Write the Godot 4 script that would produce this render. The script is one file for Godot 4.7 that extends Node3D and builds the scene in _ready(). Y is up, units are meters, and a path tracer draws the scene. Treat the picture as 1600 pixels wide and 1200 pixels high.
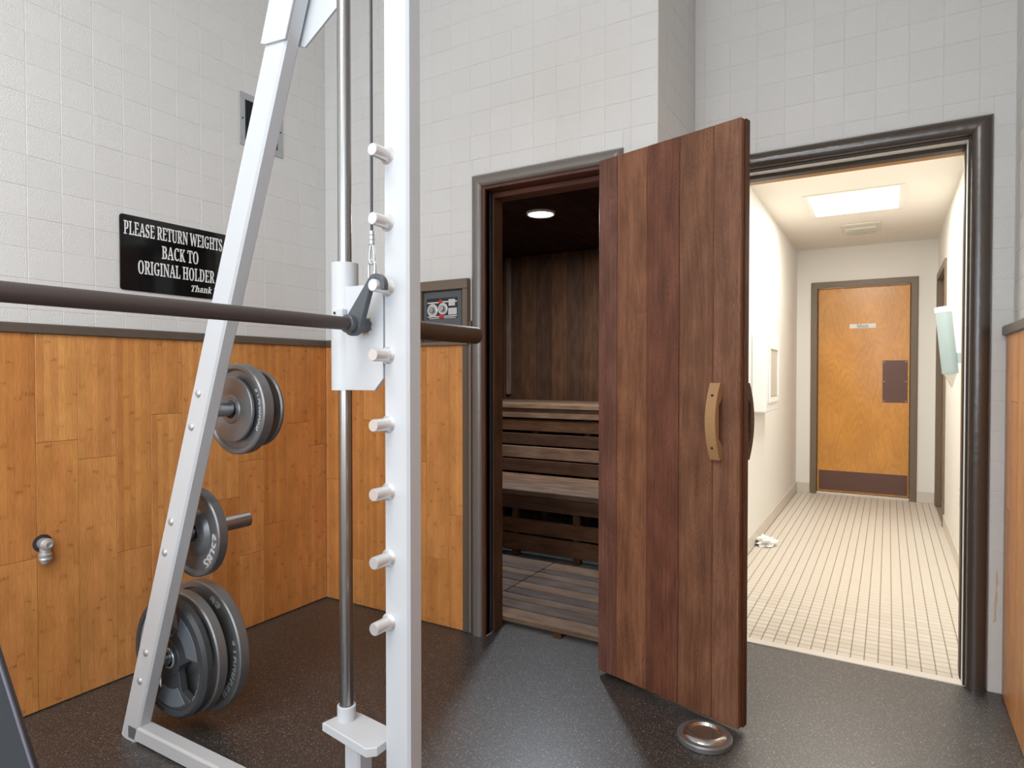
extends Node3D
# A gym corner: a white weight machine, tiled and bamboo-clad walls, an open sauna and a tiled hallway. Metres, y up.

var rng := RandomNumberGenerator.new()
var M := {}
var mesh_store := {}

const LX := -2.4975      # bamboo face on the left wall
const BZ := -2.334       # bamboo face on the back wall
const TLX := -2.510      # tile face, left wall
const TBZ := -2.347      # tile face, back wall
const HZ := -2.869       # face of the hallway wall
const RX := 0.385        # tile face, right wall
const CEIL := 3.25

# ---------------------------------------------------------------- helpers
func numbered(called: String, parent: Node) -> String:
	if not parent.has_node(NodePath(called)):
		return called
	var i := 1
	while parent.has_node(NodePath("%s_%03d" % [called, i])):
		i += 1
	return "%s_%03d" % [called, i]

var counts := {}
func fresh(called: String, parent: Node) -> String:
	var key := str(parent.get_instance_id()) + "/" + called
	if counts.has(key):
		counts[key] += 1
		return "%s_%03d" % [called, counts[key]]
	counts[key] = 0
	return called

func tag(o: Node, label: String, category := "", group := "", kind := "") -> Node:
	if label != "": o.set_meta("label", label)
	if category != "": o.set_meta("category", category)
	if group != "": o.set_meta("group", group)
	if kind != "": o.set_meta("kind", kind)
	return o

func thing(called: String, label: String, category: String, at := Vector3.ZERO, group := "", kind := "") -> Node3D:
	var o := Node3D.new()
	o.name = fresh(called, self)
	add_child(o, true)
	o.position = at
	tag(o, label, category, group, kind)
	return o

func struct(called: String, label: String, category: String) -> Node3D:
	return thing(called, label, category, Vector3.ZERO, "", "structure")

func put(called: String, mesh: Mesh, material: Material, parent: Node, xf := Transform3D()) -> MeshInstance3D:
	var o := MeshInstance3D.new()
	o.name = fresh(called, parent)
	o.mesh = mesh
	o.material_override = material
	o.transform = xf
	parent.add_child(o, true)
	return o

func obj(called: String, st: SurfaceTool, material: Material, parent: Node, xf := Transform3D()) -> MeshInstance3D:
	return put(called, st.commit(), material, parent, xf)

func tool() -> SurfaceTool:
	var st := SurfaceTool.new()
	st.begin(Mesh.PRIMITIVE_TRIANGLES)
	return st

func at(x: float, y: float, z: float) -> Transform3D:
	return Transform3D(Basis(), Vector3(x, y, z))

# one triangle, turned so that its front faces along n (front faces run clockwise)
func tri(st: SurfaceTool, p: Array, n: Array, uv: Array) -> void:
	var flip: bool = (p[1] - p[0]).cross(p[2] - p[0]).dot(n[0] + n[1] + n[2]) > 0.0
	for k in ([0, 2, 1] if flip else [0, 1, 2]):
		st.set_normal(n[k])
		st.set_uv(uv[k])
		st.add_vertex(p[k])

func flat(st: SurfaceTool, pts: Array, n: Vector3, grain: int, off: Vector2) -> void:
	# a convex flat polygon; v runs along the grain axis
	var a := n.abs()
	var main := a.max_axis_index()
	var u := 0
	for k in 3:
		if k != grain and k != main: u = k
	var gv := grain
	if main == grain:
		gv = (grain + 2) % 3
		u = (grain + 1) % 3
	var uvs := []
	for p in pts:
		uvs.append(Vector2(p[u], p[gv]) + off)
	for i in range(1, pts.size() - 1):
		tri(st, [pts[0], pts[i], pts[i + 1]], [n, n, n], [uvs[0], uvs[i], uvs[i + 1]])

# a box with chamfered edges
func cbox(st: SurfaceTool, c: Vector3, s: Vector3, b := 0.0, grain := 1, off := Vector2.ZERO) -> void:
	var h := s * 0.5
	b = minf(b, minf(h.x, minf(h.y, h.z)) * 0.98)
	for ax in 3:
		var u := (ax + 1) % 3
		var v := (ax + 2) % 3
		for sg in [-1.0, 1.0]:
			var n := Vector3.ZERO
			n[ax] = sg
			var q := []
			for k in [[-1, -1], [1, -1], [1, 1], [-1, 1]]:
				var p := c
				p[ax] += sg * h[ax]
				p[u] += k[0] * (h[u] - b)
				p[v] += k[1] * (h[v] - b)
				q.append(p)
			flat(st, q, n, grain, off)
	if b <= 0.0:
		return
	for ax in 3:   # edges run along ax
		var u := (ax + 1) % 3
		var v := (ax + 2) % 3
		for su in [-1.0, 1.0]:
			for sv in [-1.0, 1.0]:
				var n := Vector3.ZERO
				n[u] = su
				n[v] = sv
				n = n.normalized()
				var q := []
				for k in [[-1, 0], [1, 0], [1, 1], [-1, 1]]:
					var p := c
					p[ax] += k[0] * (h[ax] - b)
					p[u] += su * (h[u] - (b if k[1] else 0.0))
					p[v] += sv * (h[v] - (0.0 if k[1] else b))
					q.append(p)
				flat(st, q, n, grain, off)
	for sx in [-1.0, 1.0]:
		for sy in [-1.0, 1.0]:
			for sz in [-1.0, 1.0]:
				var sg := Vector3(sx, sy, sz)
				var q := []
				for ax in 3:
					var p := c
					for k in 3:
						p[k] += sg[k] * (h[k] - (0.0 if k == ax else b))
					q.append(p)
				flat(st, q, sg.normalized(), grain, off)

func bx(lo: Vector3, hi: Vector3, b := 0.0, grain := 1, off := Vector2.ZERO) -> SurfaceTool:
	var st := tool()
	cbox(st, (lo + hi) * 0.5, hi - lo, b, grain, off)
	return st

func cached_box(s: Vector3, b: float) -> Mesh:
	var key := "%.4f %.4f %.4f %.4f" % [s.x, s.y, s.z, b]
	if not mesh_store.has(key):
		var st := tool()
		cbox(st, Vector3.ZERO, s, b)
		mesh_store[key] = st.commit()
	return mesh_store[key]

# turned shape: profile points (radius, height) round the axis y of xf
func lathe(st: SurfaceTool, prof: Array, seg := 32, xf := Transform3D(), crease := 40.0) -> void:
	var n := prof.size()
	var sn := []
	for i in n - 1:
		var d: Vector2 = prof[i + 1] - prof[i]
		sn.append(Vector2(d.y, -d.x).normalized())
	for i in n - 1:
		var n0: Vector2 = sn[i]
		var n1: Vector2 = sn[i]
		if i > 0 and rad_to_deg(absf(sn[i - 1].angle_to(sn[i]))) < crease: n0 = (sn[i - 1] + sn[i]).normalized()
		if i < n - 2 and rad_to_deg(absf(sn[i + 1].angle_to(sn[i]))) < crease: n1 = (sn[i + 1] + sn[i]).normalized()
		for k in seg:
			var a0 := TAU * k / seg
			var a1 := TAU * (k + 1) / seg
			var P := []
			var N := []
			var U := []
			for e in [[prof[i], n0, a0], [prof[i + 1], n1, a0], [prof[i + 1], n1, a1], [prof[i], n0, a1]]:
				var c := cos(e[2])
				var s := sin(e[2])
				P.append(xf * Vector3(e[0].x * c, e[0].y, e[0].x * s))
				N.append((xf.basis * Vector3(e[1].x * c, e[1].y, e[1].x * s)).normalized())
				U.append(Vector2(e[2] * 0.05, e[0].y + e[0].x))
			if prof[i + 1].x > 1e-6: tri(st, [P[0], P[1], P[2]], [N[0], N[1], N[2]], [U[0], U[1], U[2]])
			if prof[i].x > 1e-6: tri(st, [P[0], P[2], P[3]], [N[0], N[2], N[3]], [U[0], U[2], U[3]])

func rod(st: SurfaceTool, a: Vector3, b: Vector3, r: float, seg := 24, ch := 0.0, r2 := -1.0) -> void:
	var y := (b - a).normalized()
	var x := y.cross(Vector3.RIGHT if absf(y.x) < 0.9 else Vector3.UP).normalized()
	var L := a.distance_to(b)
	if r2 < 0.0: r2 = r
	var prof := [Vector2(0, 0), Vector2(r - ch, 0), Vector2(r, ch), Vector2(r2, L - ch), Vector2(r2 - ch, L), Vector2(0, L)]
	if ch <= 0.0: prof = [Vector2(0, 0), Vector2(r, 0), Vector2(r2, L), Vector2(0, L)]
	lathe(st, prof, seg, Transform3D(Basis(x, y, x.cross(y)), a))

func sweep(st: SurfaceTool, pts: Array, r: float, seg := 10, closed := false) -> void:
	var n := pts.size()
	var rings := []
	var up := Vector3.ZERO
	for i in n:
		var d: Vector3
		if closed: d = (pts[(i + 1) % n] - pts[(i + n - 1) % n]).normalized()
		else: d = (pts[mini(i + 1, n - 1)] - pts[maxi(i - 1, 0)]).normalized()
		if up == Vector3.ZERO: up = d.cross(Vector3.RIGHT if absf(d.x) < 0.9 else Vector3.UP).normalized()
		up = (up - d * up.dot(d)).normalized()
		rings.append([pts[i], up, d.cross(up)])
	for i in (n if closed else n - 1):
		var A = rings[i]
		var B = rings[(i + 1) % n]
		for k in seg:
			var P := []
			var N := []
			for e in [[A, k], [B, k], [B, k + 1], [A, k + 1]]:
				var t: float = TAU * e[1] / seg
				var v: Vector3 = e[0][1] * cos(t) + e[0][2] * sin(t)
				N.append(v)
				P.append(e[0][0] + v * r)
			var Z := Vector2.ZERO
			tri(st, [P[0], P[1], P[2]], [N[0], N[1], N[2]], [Z, Z, Z])
			tri(st, [P[0], P[2], P[3]], [N[0], N[2], N[3]], [Z, Z, Z])
	if not closed:
		for e in [[0, -1.0], [n - 1, 1.0]]:
			var R = rings[e[0]]
			var nn: Vector3 = R[1].cross(R[2]).normalized()
			if nn.dot(pts[e[0]] - pts[1 if e[0] == 0 else n - 2]) < 0.0: nn = -nn
			var q := []
			for k in seg:
				q.append(R[0] + (R[1] * cos(TAU * k / seg) + R[2] * sin(TAU * k / seg)) * r)
			flat(st, q, nn, 1, Vector2.ZERO)

# flat outline (in x, y of xf) given thickness t along z, edges chamfered by b
func prism(st: SurfaceTool, poly: PackedVector2Array, t: float, xf := Transform3D(), b := 0.0) -> void:
	var inner := poly
	if b > 0.0:
		var got := Geometry2D.offset_polygon(poly, -b, Geometry2D.JOIN_MITER)
		if got.size() == 1 and got[0].size() == poly.size(): inner = got[0]
		else: b = 0.0
	var ids := Geometry2D.triangulate_polygon(inner)
	for sd in [-1.0, 1.0]:
		var n := xf.basis * Vector3(0, 0, sd)
		for i in range(0, ids.size(), 3):
			var P := []
			var U := []
			for k in 3:
				var v: Vector2 = inner[ids[i + k]]
				P.append(xf * Vector3(v.x, v.y, sd * t * 0.5))
				U.append(v)
			tri(st, P, [n, n, n], U)
	var cw := Geometry2D.is_polygon_clockwise(poly)
	var n_ := poly.size()
	var shift := 0
	if b > 0.0:   # match corners
		var best := 1e9
		for k in n_:
			if inner[k].distance_to(poly[0]) < best:
				best = inner[k].distance_to(poly[0])
				shift = k
		if Geometry2D.is_polygon_clockwise(inner) != cw:
			inner.reverse()
			shift = n_ - 1 - shift
	for i in n_:
		var p := poly[i]
		var q := poly[(i + 1) % n_]
		var d := (q - p).normalized()
		var o := Vector2(-d.y, d.x) if cw else Vector2(d.y, -d.x)
		var n := (xf.basis * Vector3(o.x, o.y, 0)).normalized()
		var h := t * 0.5 - b
		var P := [xf * Vector3(p.x, p.y, -h), xf * Vector3(q.x, q.y, -h), xf * Vector3(q.x, q.y, h), xf * Vector3(p.x, p.y, h)]
		var U := [Vector2(p.x + p.y, -h), Vector2(q.x + q.y, -h), Vector2(q.x + q.y, h), Vector2(p.x + p.y, h)]
		tri(st, [P[0], P[1], P[2]], [n, n, n], [U[0], U[1], U[2]])
		tri(st, [P[0], P[2], P[3]], [n, n, n], [U[0], U[2], U[3]])
		if b > 0.0:
			var pi := inner[(i + shift) % n_]
			var qi := inner[(i + 1 + shift) % n_]
			for sd in [-1.0, 1.0]:
				var m := (xf.basis * Vector3(o.x, o.y, sd)).normalized()
				var R := [xf * Vector3(p.x, p.y, sd * h), xf * Vector3(q.x, q.y, sd * h), xf * Vector3(qi.x, qi.y, sd * t * 0.5), xf * Vector3(pi.x, pi.y, sd * t * 0.5)]
				tri(st, [R[0], R[1], R[2]], [m, m, m], [p, q, qi])
				tri(st, [R[0], R[2], R[3]], [m, m, m], [p, qi, pi])

# one straight run of a moulding round an opening: side -1 left, 0 head, 1 right; prof = (outward from the opening, out of the wall)
func casing_run(st: SurfaceTool, side: int, xl: float, xr: float, yt: float, prof: Array, wall: float, bottom := 0.0, dir := 1.0) -> void:
	var o := Vector3(side, 0, 0) if side != 0 else Vector3.UP
	var w := Vector3(0, 0, dir)
	var sn := []
	for i in prof.size() - 1:
		var d: Vector2 = prof[i + 1] - prof[i]
		var nn := Vector2(-d.y, d.x).normalized()
		sn.append(nn)
	for i in prof.size() - 1:
		var ns := []
		for e in [[i, i - 1], [i + 1, i + 1]]:
			var nn: Vector2 = sn[i]
			if e[1] >= 0 and e[1] < sn.size() and absf(sn[e[1]].angle_to(nn)) < 0.7: nn = (nn + sn[e[1]]).normalized()
			ns.append(o * nn.x + w * nn.y)
		var P := []
		for k in 2:
			var u: float = prof[i + k].x
			var z: float = wall + dir * prof[i + k].y
			if side == 0: P.append([Vector3(xl - u, yt + u, z), Vector3(xr + u, yt + u, z)])
			else:
				var x := xl - u if side < 0 else xr + u
				P.append([Vector3(x, bottom, z), Vector3(x, yt + u, z)])
		var U := Vector2.ZERO
		tri(st, [P[0][0], P[1][0], P[1][1]], [ns[0], ns[1], ns[1]], [U, U, U])
		tri(st, [P[0][0], P[1][1], P[0][1]], [ns[0], ns[1], ns[0]], [U, U, U])

func lettering(text: String, font: Font, px: int, height: float, depth := 0.001) -> Array:
	var t := TextMesh.new()
	t.text = text
	t.font = font
	t.font_size = px
	t.pixel_size = height / px
	t.depth = depth
	t.curve_step = 2.0
	return [t, t.get_aabb()]

# ---------------------------------------------------------------- materials
func mat(c: Color, rough := 0.6, metal := 0.0, spec := 0.5) -> StandardMaterial3D:
	var m := StandardMaterial3D.new()
	m.albedo_color = c
	m.roughness = rough
	m.metallic = metal
	m.metallic_specular = spec
	return m

func rgb(r: float, g: float, b: float) -> Color:
	return Color(r / 255.0, g / 255.0, b / 255.0)

func image_from(w: int, h: int, f: Callable) -> Image:
	var d := PackedByteArray()
	d.resize(w * h * 3)
	var i := 0
	for y in h:
		for x in w:
			var c: Color = f.call(x, y)
			d[i] = clampi(int(c.r * 255.0), 0, 255)
			d[i + 1] = clampi(int(c.g * 255.0), 0, 255)
			d[i + 2] = clampi(int(c.b * 255.0), 0, 255)
			i += 3
	return Image.create_from_data(w, h, false, Image.FORMAT_RGB8, d)

func noise(sd: int, freq: float, oct := 1) -> FastNoiseLite:
	var n := FastNoiseLite.new()
	n.seed = sd
	n.noise_type = FastNoiseLite.TYPE_SIMPLEX_SMOOTH
	n.frequency = freq
	n.fractal_type = FastNoiseLite.FRACTAL_FBM if oct > 1 else FastNoiseLite.FRACTAL_NONE
	n.fractal_octaves = oct
	return n

func bamboo_image() -> Image:   # 0.8 m wide, 1.4 m high, strips about 22 mm wide with knots
	var W := 640
	var H := 1120
	var fine := noise(3, 0.9, 2)
	var slow := noise(5, 0.012, 2)
	var strip := []
	for i in 40:
		var kn := []
		var y := rng.randf_range(-100.0, 180.0)
		while y < H + 60:
			kn.append([y, rng.randf_range(0.25, 1.0), rng.randf_range(-4.0, 4.0), rng.randf_range(3.0, 10.0)])
			y += rng.randf_range(150.0, 290.0)
		strip.append([rng.randf_range(-0.04, 0.04), kn, rng.randf_range(-0.03, 0.03)])
	var sw := 17.5
	return image_from(W, H, func(x: int, y: int) -> Color:
		var si := int(x / sw)
		var s = strip[mini(si, 39)]
		var fx := x - si * sw
		var v := 1.0 + float(s[0]) + fine.get_noise_2d(x * 1.0, y * 0.022) * 0.085 + slow.get_noise_2d(x * 1.0, y * 0.4) * 0.06
		if fx < 1.0: v -= 0.07
		for k in s[1]:
			var dy: float = y - k[0] - k[2] * (fx / 17.5 - 0.5)
			if absf(dy) < 22.0:
				var g: float = exp(-dy * dy / 3.0) * 0.10 + exp(-dy * dy / (k[3] * k[3])) * 0.13
				v -= g * float(k[1]) * clampf(0.6 + 1.5 * fine.get_noise_2d(x * 0.30 + 50.0, y * 0.10), 0.0, 1.6)
		return Color(0.85 * v, (0.602 + float(s[2]) * 0.35) * pow(v, 1.25), 0.36 * pow(v, 1.55)))

func cedar_image() -> Image:   # 0.6 m wide, 2.1 m high
	var W := 560
	var H := 1600
	var fine := noise(11, 0.75, 3)
	var mid := noise(12, 0.055, 2)
	var slow := noise(13, 0.006, 2)
	var blot := noise(14, 0.012, 3)
	return image_from(W, H, func(x: int, y: int) -> Color:
		var warp := slow.get_noise_2d(x * 0.7, y * 0.35) * 9.0
		var a := fine.get_noise_2d(x * 1.0 + warp, y * 0.009)
		var b := mid.get_noise_2d(x * 1.0 + warp * 1.6, y * 0.016)
		var c := blot.get_noise_2d(x * 1.0, y * 0.4)
		var v := 1.0 + a * 0.24 + b * 0.085 + c * 0.17
		return Color(0.60 * v, 0.60 * pow(v, 1.12) * 0.985, 0.60 * pow(v, 1.2) * 0.97))

func ply_image() -> Image:   # 0.8 m wide, 2.05 m high, flat-cut veneer
	var W := 256
	var H := 656
	var slow := noise(21, 0.011, 2)
	var fine := noise(22, 0.35, 2)
	return image_from(W, H, func(x: int, y: int) -> Color:
		var dx := (x - 90.0) / 60.0
		var f := y * 0.011 + dx * dx * 0.55 + slow.get_noise_2d(x * 1.0, y * 0.3) * 2.6
		var v := 1.0 + sin(f * 9.0) * 0.02 + fine.get_noise_2d(x * 1.0, y * 0.12) * 0.06 + slow.get_noise_2d(x * 0.7 + 300.0, y * 0.5) * 0.06
		return Color(0.86 * v, 0.605 * pow(v, 1.12), 0.285 * pow(v, 1.25)))

func rubber_image() -> Image:   # 1 m square of black rubber with grey and white crumbs
	var W := 1024
	var n := noise(31, 0.2, 2)
	var im := image_from(W, W, func(x: int, y: int) -> Color:
		var v := 0.205 + n.get_noise_2d(x * 1.0, y * 1.0) * 0.03
		return Color(v, v * 0.985, v * 0.975))
	for k in 64000:
		var x := rng.randi_range(0, W - 4)
		var y := rng.randi_range(0, W - 4)
		var g := rng.randf_range(0.28, 0.58) if rng.randf() < 0.88 else rng.randf_range(0.6, 0.9)
		var c := Color(g, g * 0.98, g * 0.95)
		im.fill_rect(Rect2i(x, y, rng.randi_range(1, 3), rng.randi_range(1, 2)), c)
	return im

func tex(im: Image) -> ImageTexture:
	return ImageTexture.create_from_image(im)

func textured(t: Texture2D, size: Vector2, c: Color, rough: float, spec := 0.5) -> StandardMaterial3D:
	var m := mat(c, rough, 0.0, spec)
	m.albedo_texture = t
	m.uv1_scale = Vector3(1.0 / size.x, 1.0 / size.y, 1.0)
	return m

func bumps(m: StandardMaterial3D, sd: int, freq: float, strength: float, per_metre: float, oct := 3) -> StandardMaterial3D:
	var nt := NoiseTexture2D.new()
	nt.width = 512
	nt.height = 512
	nt.seamless = true
	nt.as_normal_map = true
	nt.bump_strength = strength
	nt.noise = noise(sd, freq, oct)
	m.normal_enabled = true
	m.normal_texture = nt
	m.uv1_triplanar = true
	m.uv1_world_triplanar = true
	m.uv1_scale = Vector3.ONE * per_metre
	return m

func make_materials() -> void:
	var bam := tex(bamboo_image())
	var ced := tex(cedar_image())
	for k in 4:
		var t: Color = [rgb(250, 246, 240), rgb(244, 236, 224), rgb(255, 252, 247), rgb(238, 226, 210)][k]
		M["bamboo%d" % k] = textured(bam, Vector2(0.8, 1.4), t, 0.34, 0.45)
	# sauna door boards, in the tones the photograph shows
	var tones := [rgb(190, 132, 114), rgb(216, 150, 112), rgb(184, 120, 94), rgb(194, 136, 104), rgb(208, 148, 116)]
	for k in 5: M["cedar%d" % k] = textured(ced, Vector2(0.6, 2.1), tones[k], 0.5, 0.4)
	M.cedar_edge = textured(ced, Vector2(0.6, 2.1), rgb(150, 88, 50), 0.45, 0.4)
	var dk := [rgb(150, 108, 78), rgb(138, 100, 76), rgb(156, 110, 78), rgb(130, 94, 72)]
	for k in 4: M["old%d" % k] = textured(ced, Vector2(0.6, 2.1), [rgb(96, 64, 50), rgb(84, 58, 46), rgb(90, 62, 48), rgb(78, 54, 44)][k], 0.7, 0.2)  # sauna ceiling wood, darkened so its colour carries the shade up there
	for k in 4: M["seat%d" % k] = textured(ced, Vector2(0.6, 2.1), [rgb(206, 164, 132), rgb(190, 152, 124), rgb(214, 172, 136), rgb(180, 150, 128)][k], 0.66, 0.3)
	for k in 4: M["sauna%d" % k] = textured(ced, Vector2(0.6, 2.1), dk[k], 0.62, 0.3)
	var wx := [rgb(174, 148, 130), rgb(152, 134, 124), rgb(184, 152, 128), rgb(140, 126, 120)]
	for k in 4: M["worn%d" % k] = textured(ced, Vector2(0.6, 2.1), wx[k], 0.66, 0.3)
	M.jamb = textured(ced, Vector2(0.6, 2.1), rgb(150, 84, 58), 0.4, 0.5)
	M.handle = bumps(mat(rgb(172, 134, 94), 0.55, 0.0, 0.4), 61, 0.02, 2.0, 8.0)
	M.handle_in = textured(ced, Vector2(0.6, 2.1), rgb(170, 128, 108), 0.55, 0.3)
	M.ply = textured(tex(ply_image()), Vector2(0.8, 2.05), rgb(250, 250, 250), 0.2, 0.5)
	var rub := mat(Color.WHITE, 0.4, 0.0, 0.7)
	rub.albedo_texture = tex(rubber_image())
	rub.uv1_triplanar = true
	rub.uv1_world_triplanar = true
	M.rubber = rub
	for k in 3:
		var c: Color = [rgb(223, 222, 220), rgb(222, 221, 219), rgb(224, 223, 221)][k]
		M["tile%d" % k] = bumps(mat(c, 0.45, 0.0, 0.4), 41 + k, 0.085, 1.7, 3.0 + 0.37 * k)
	M.grout = mat(rgb(222, 221, 218), 0.7)
	M.paint_hall = mat(rgb(238, 236, 231), 0.6)
	M.paint_ceiling = mat(rgb(236, 230, 220), 0.8)
	M.white_wall = mat(rgb(222, 220, 216), 0.7)
	for k in 3: M["mosaic%d" % k] = mat([rgb(214, 206, 194), rgb(210, 201, 187), rgb(217, 210, 199)][k], 0.36)
	M.mosaic_grout = mat(rgb(150, 136, 118), 0.85)
	M.marble = mat(rgb(226, 220, 210), 0.4)
	M.concrete = bumps(mat(rgb(128, 128, 126), 0.9), 51, 0.05, 3.0, 3.0)
	M.frame = bumps(mat(rgb(112, 105, 100), 0.24, 0.0, 0.7), 52, 0.02, 0.8, 2.0)
	M.frame_dark = bumps(mat(rgb(74, 64, 58), 0.22, 0.0, 0.65), 58, 0.02, 0.8, 2.0)
	M.frame_jamb = mat(rgb(66, 57, 50), 0.5, 0.0, 0.4)
	M.frame_hall = mat(rgb(118, 104, 88), 0.42, 0.0, 0.5)
	M.rail = mat(rgb(96, 86, 76), 0.38, 0.0, 0.5)
	M.gold = mat(rgb(176, 134, 84), 0.5)
	M.white_steel = mat(rgb(203, 207, 211), 0.3, 0.0, 0.45)
	M.steel = mat(rgb(200, 200, 200), 0.22, 1.0)
	M.dark_steel = mat(rgb(168, 168, 168), 0.27, 1.0)
	M.zinc = mat(rgb(204, 208, 210), 0.38, 0.6)
	M.bright_pin = mat(rgb(226, 227, 228), 0.3, 0.55)
	M.bar = bumps(mat(rgb(82, 74, 72), 0.44, 0.35, 0.5), 53, 0.06, 0.6, 6.0)
	M.bar_end = bumps(mat(rgb(96, 78, 62), 0.5, 0.45, 0.4), 54, 0.03, 0.8, 6.0)
	M.hook = bumps(mat(rgb(86, 92, 98), 0.42, 0.25, 0.5), 55, 0.08, 0.8, 6.0)
	M.cable = mat(rgb(66, 68, 72), 0.4)
	M.brass = mat(rgb(200, 160, 70), 0.4, 0.8)
	M.iron = bumps(mat(rgb(138, 139, 141), 0.36, 0.6, 0.5), 56, 0.12, 1.2, 8.0)
	M.iron_dark = bumps(mat(rgb(124, 125, 127), 0.33, 0.6, 0.5), 57, 0.12, 1.2, 8.0)
	M.letter_grey = mat(rgb(196, 198, 200), 0.4, 0.2)
	M.rubber_plate = mat(rgb(62, 66, 70), 0.45, 0.0, 0.5)
	M.rubber_plate_grey = mat(rgb(104, 112, 120), 0.4, 0.0, 0.5)
	M.black_gloss = mat(rgb(17, 18, 19), 0.07, 0.0, 0.5)
	M.letters = mat(rgb(238, 238, 236), 0.5)
	M.vent = mat(rgb(176, 180, 184), 0.4, 0.2)
	M.vent_dark = mat(rgb(44, 46, 48), 0.7)
	M.panel_dark = mat(rgb(88, 94, 98), 0.45)
	M.panel_black = mat(rgb(36, 37, 39), 0.4)
	M.knob = mat(rgb(214, 214, 214), 0.3, 0.4)
	M.red = mat(rgb(196, 44, 40), 0.4)
	M.gasket = mat(rgb(40, 44, 52), 0.4)
	M.vinyl = mat(rgb(60, 66, 72), 0.42)
	M.vinyl_edge = mat(rgb(84, 84, 98), 0.35)
	M.side_door = mat(rgb(132, 98, 72), 0.4)
	M.brown_plate = mat(rgb(104, 74, 66), 0.35, 0.1)
	M.plastic_white = mat(rgb(240, 238, 232), 0.35)
	M.cabinet = mat(rgb(236, 238, 238), 0.35)
	M.cabinet_dark = mat(rgb(188, 182, 172), 0.5)
	M.teal = mat(rgb(168, 186, 188), 0.35)
	M.ivory = mat(rgb(222, 217, 206), 0.4)
	M.paper = mat(rgb(244, 244, 242), 0.9)
	M.screw = mat(rgb(60, 60, 62), 0.4, 0.6)
	M.chrome = mat(rgb(206, 208, 210), 0.2, 1.0)
	var gl := mat(Color(0.95, 0.97, 1.0, 0.05), 0.0)
	gl.transparency = BaseMaterial3D.TRANSPARENCY_ALPHA
	M.glass = gl

func glow(c: Color, e: float) -> StandardMaterial3D:
	var m := mat(Color.WHITE, 0.5)
	m.emission_enabled = true
	m.emission = c
	m.emission_energy_multiplier = e
	return m

func area(called: String, parent: Node, where: Vector3, size: Vector2, look: Vector3, c: Color, e: float) -> void:
	var l := AreaLight3D.new()
	l.name = called
	l.area_size = size
	l.area_range = 14.0
	l.area_attenuation = 2.0
	l.light_color = c
	l.light_energy = e
	l.shadow_enabled = true
	parent.add_child(l, true)
	var up := Vector3.UP if absf(look.y) < 0.9 else Vector3.FORWARD
	l.transform = Transform3D(Basis.looking_at(look, up), where)

# ---------------------------------------------------------------- scene
func _ready() -> void:
	rng.seed = 20240
	var cam := Camera3D.new()
	cam.name = "camera"
	cam.fov = 62.2438
	cam.position = Vector3(0, 1.16, 0)
	cam.rotation_order = EULER_ORDER_YXZ
	cam.rotation_degrees = Vector3(-0.9224, 30.6089, 0)
	cam.near = 0.03
	add_child(cam)
	cam.current = true

	var env := Environment.new()
	env.background_mode = Environment.BG_COLOR
	env.background_color = Color(0.86, 0.93, 1.0)
	env.background_energy_multiplier = 1.6
	env.ambient_light_source = Environment.AMBIENT_SOURCE_DISABLED
	env.tonemap_mode = Environment.TONE_MAPPER_LINEAR
	env.tonemap_exposure = 0.91
	env.sdfgi_enabled = true
	env.ssao_enabled = true
	env.ssil_enabled = true
	var we := WorldEnvironment.new()
	we.name = "world"
	we.environment = env
	add_child(we)
	# daylight through the window behind the camera
	area("window_daylight", self, Vector3(-1.05, 1.75, 3.02), Vector2(2.3, 1.8), Vector3(0, 0, -1), Color(0.95, 0.975, 1.0), 5.4)
	area("added_side_daylight", self, Vector3(0.36, 1.7, 1.4), Vector2(2.1, 1.7), Vector3(-1, 0, 0), Color(0.91, 0.955, 1.0), 4.5)  # added fill light on faces turned right, from an unseen window

	make_materials()
	build_shell()
	build_tiles()
	build_bamboo()
	build_sauna()
	build_sauna_door()
	build_hall()
	build_machine()
	build_plates()
	build_small_things()

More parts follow.
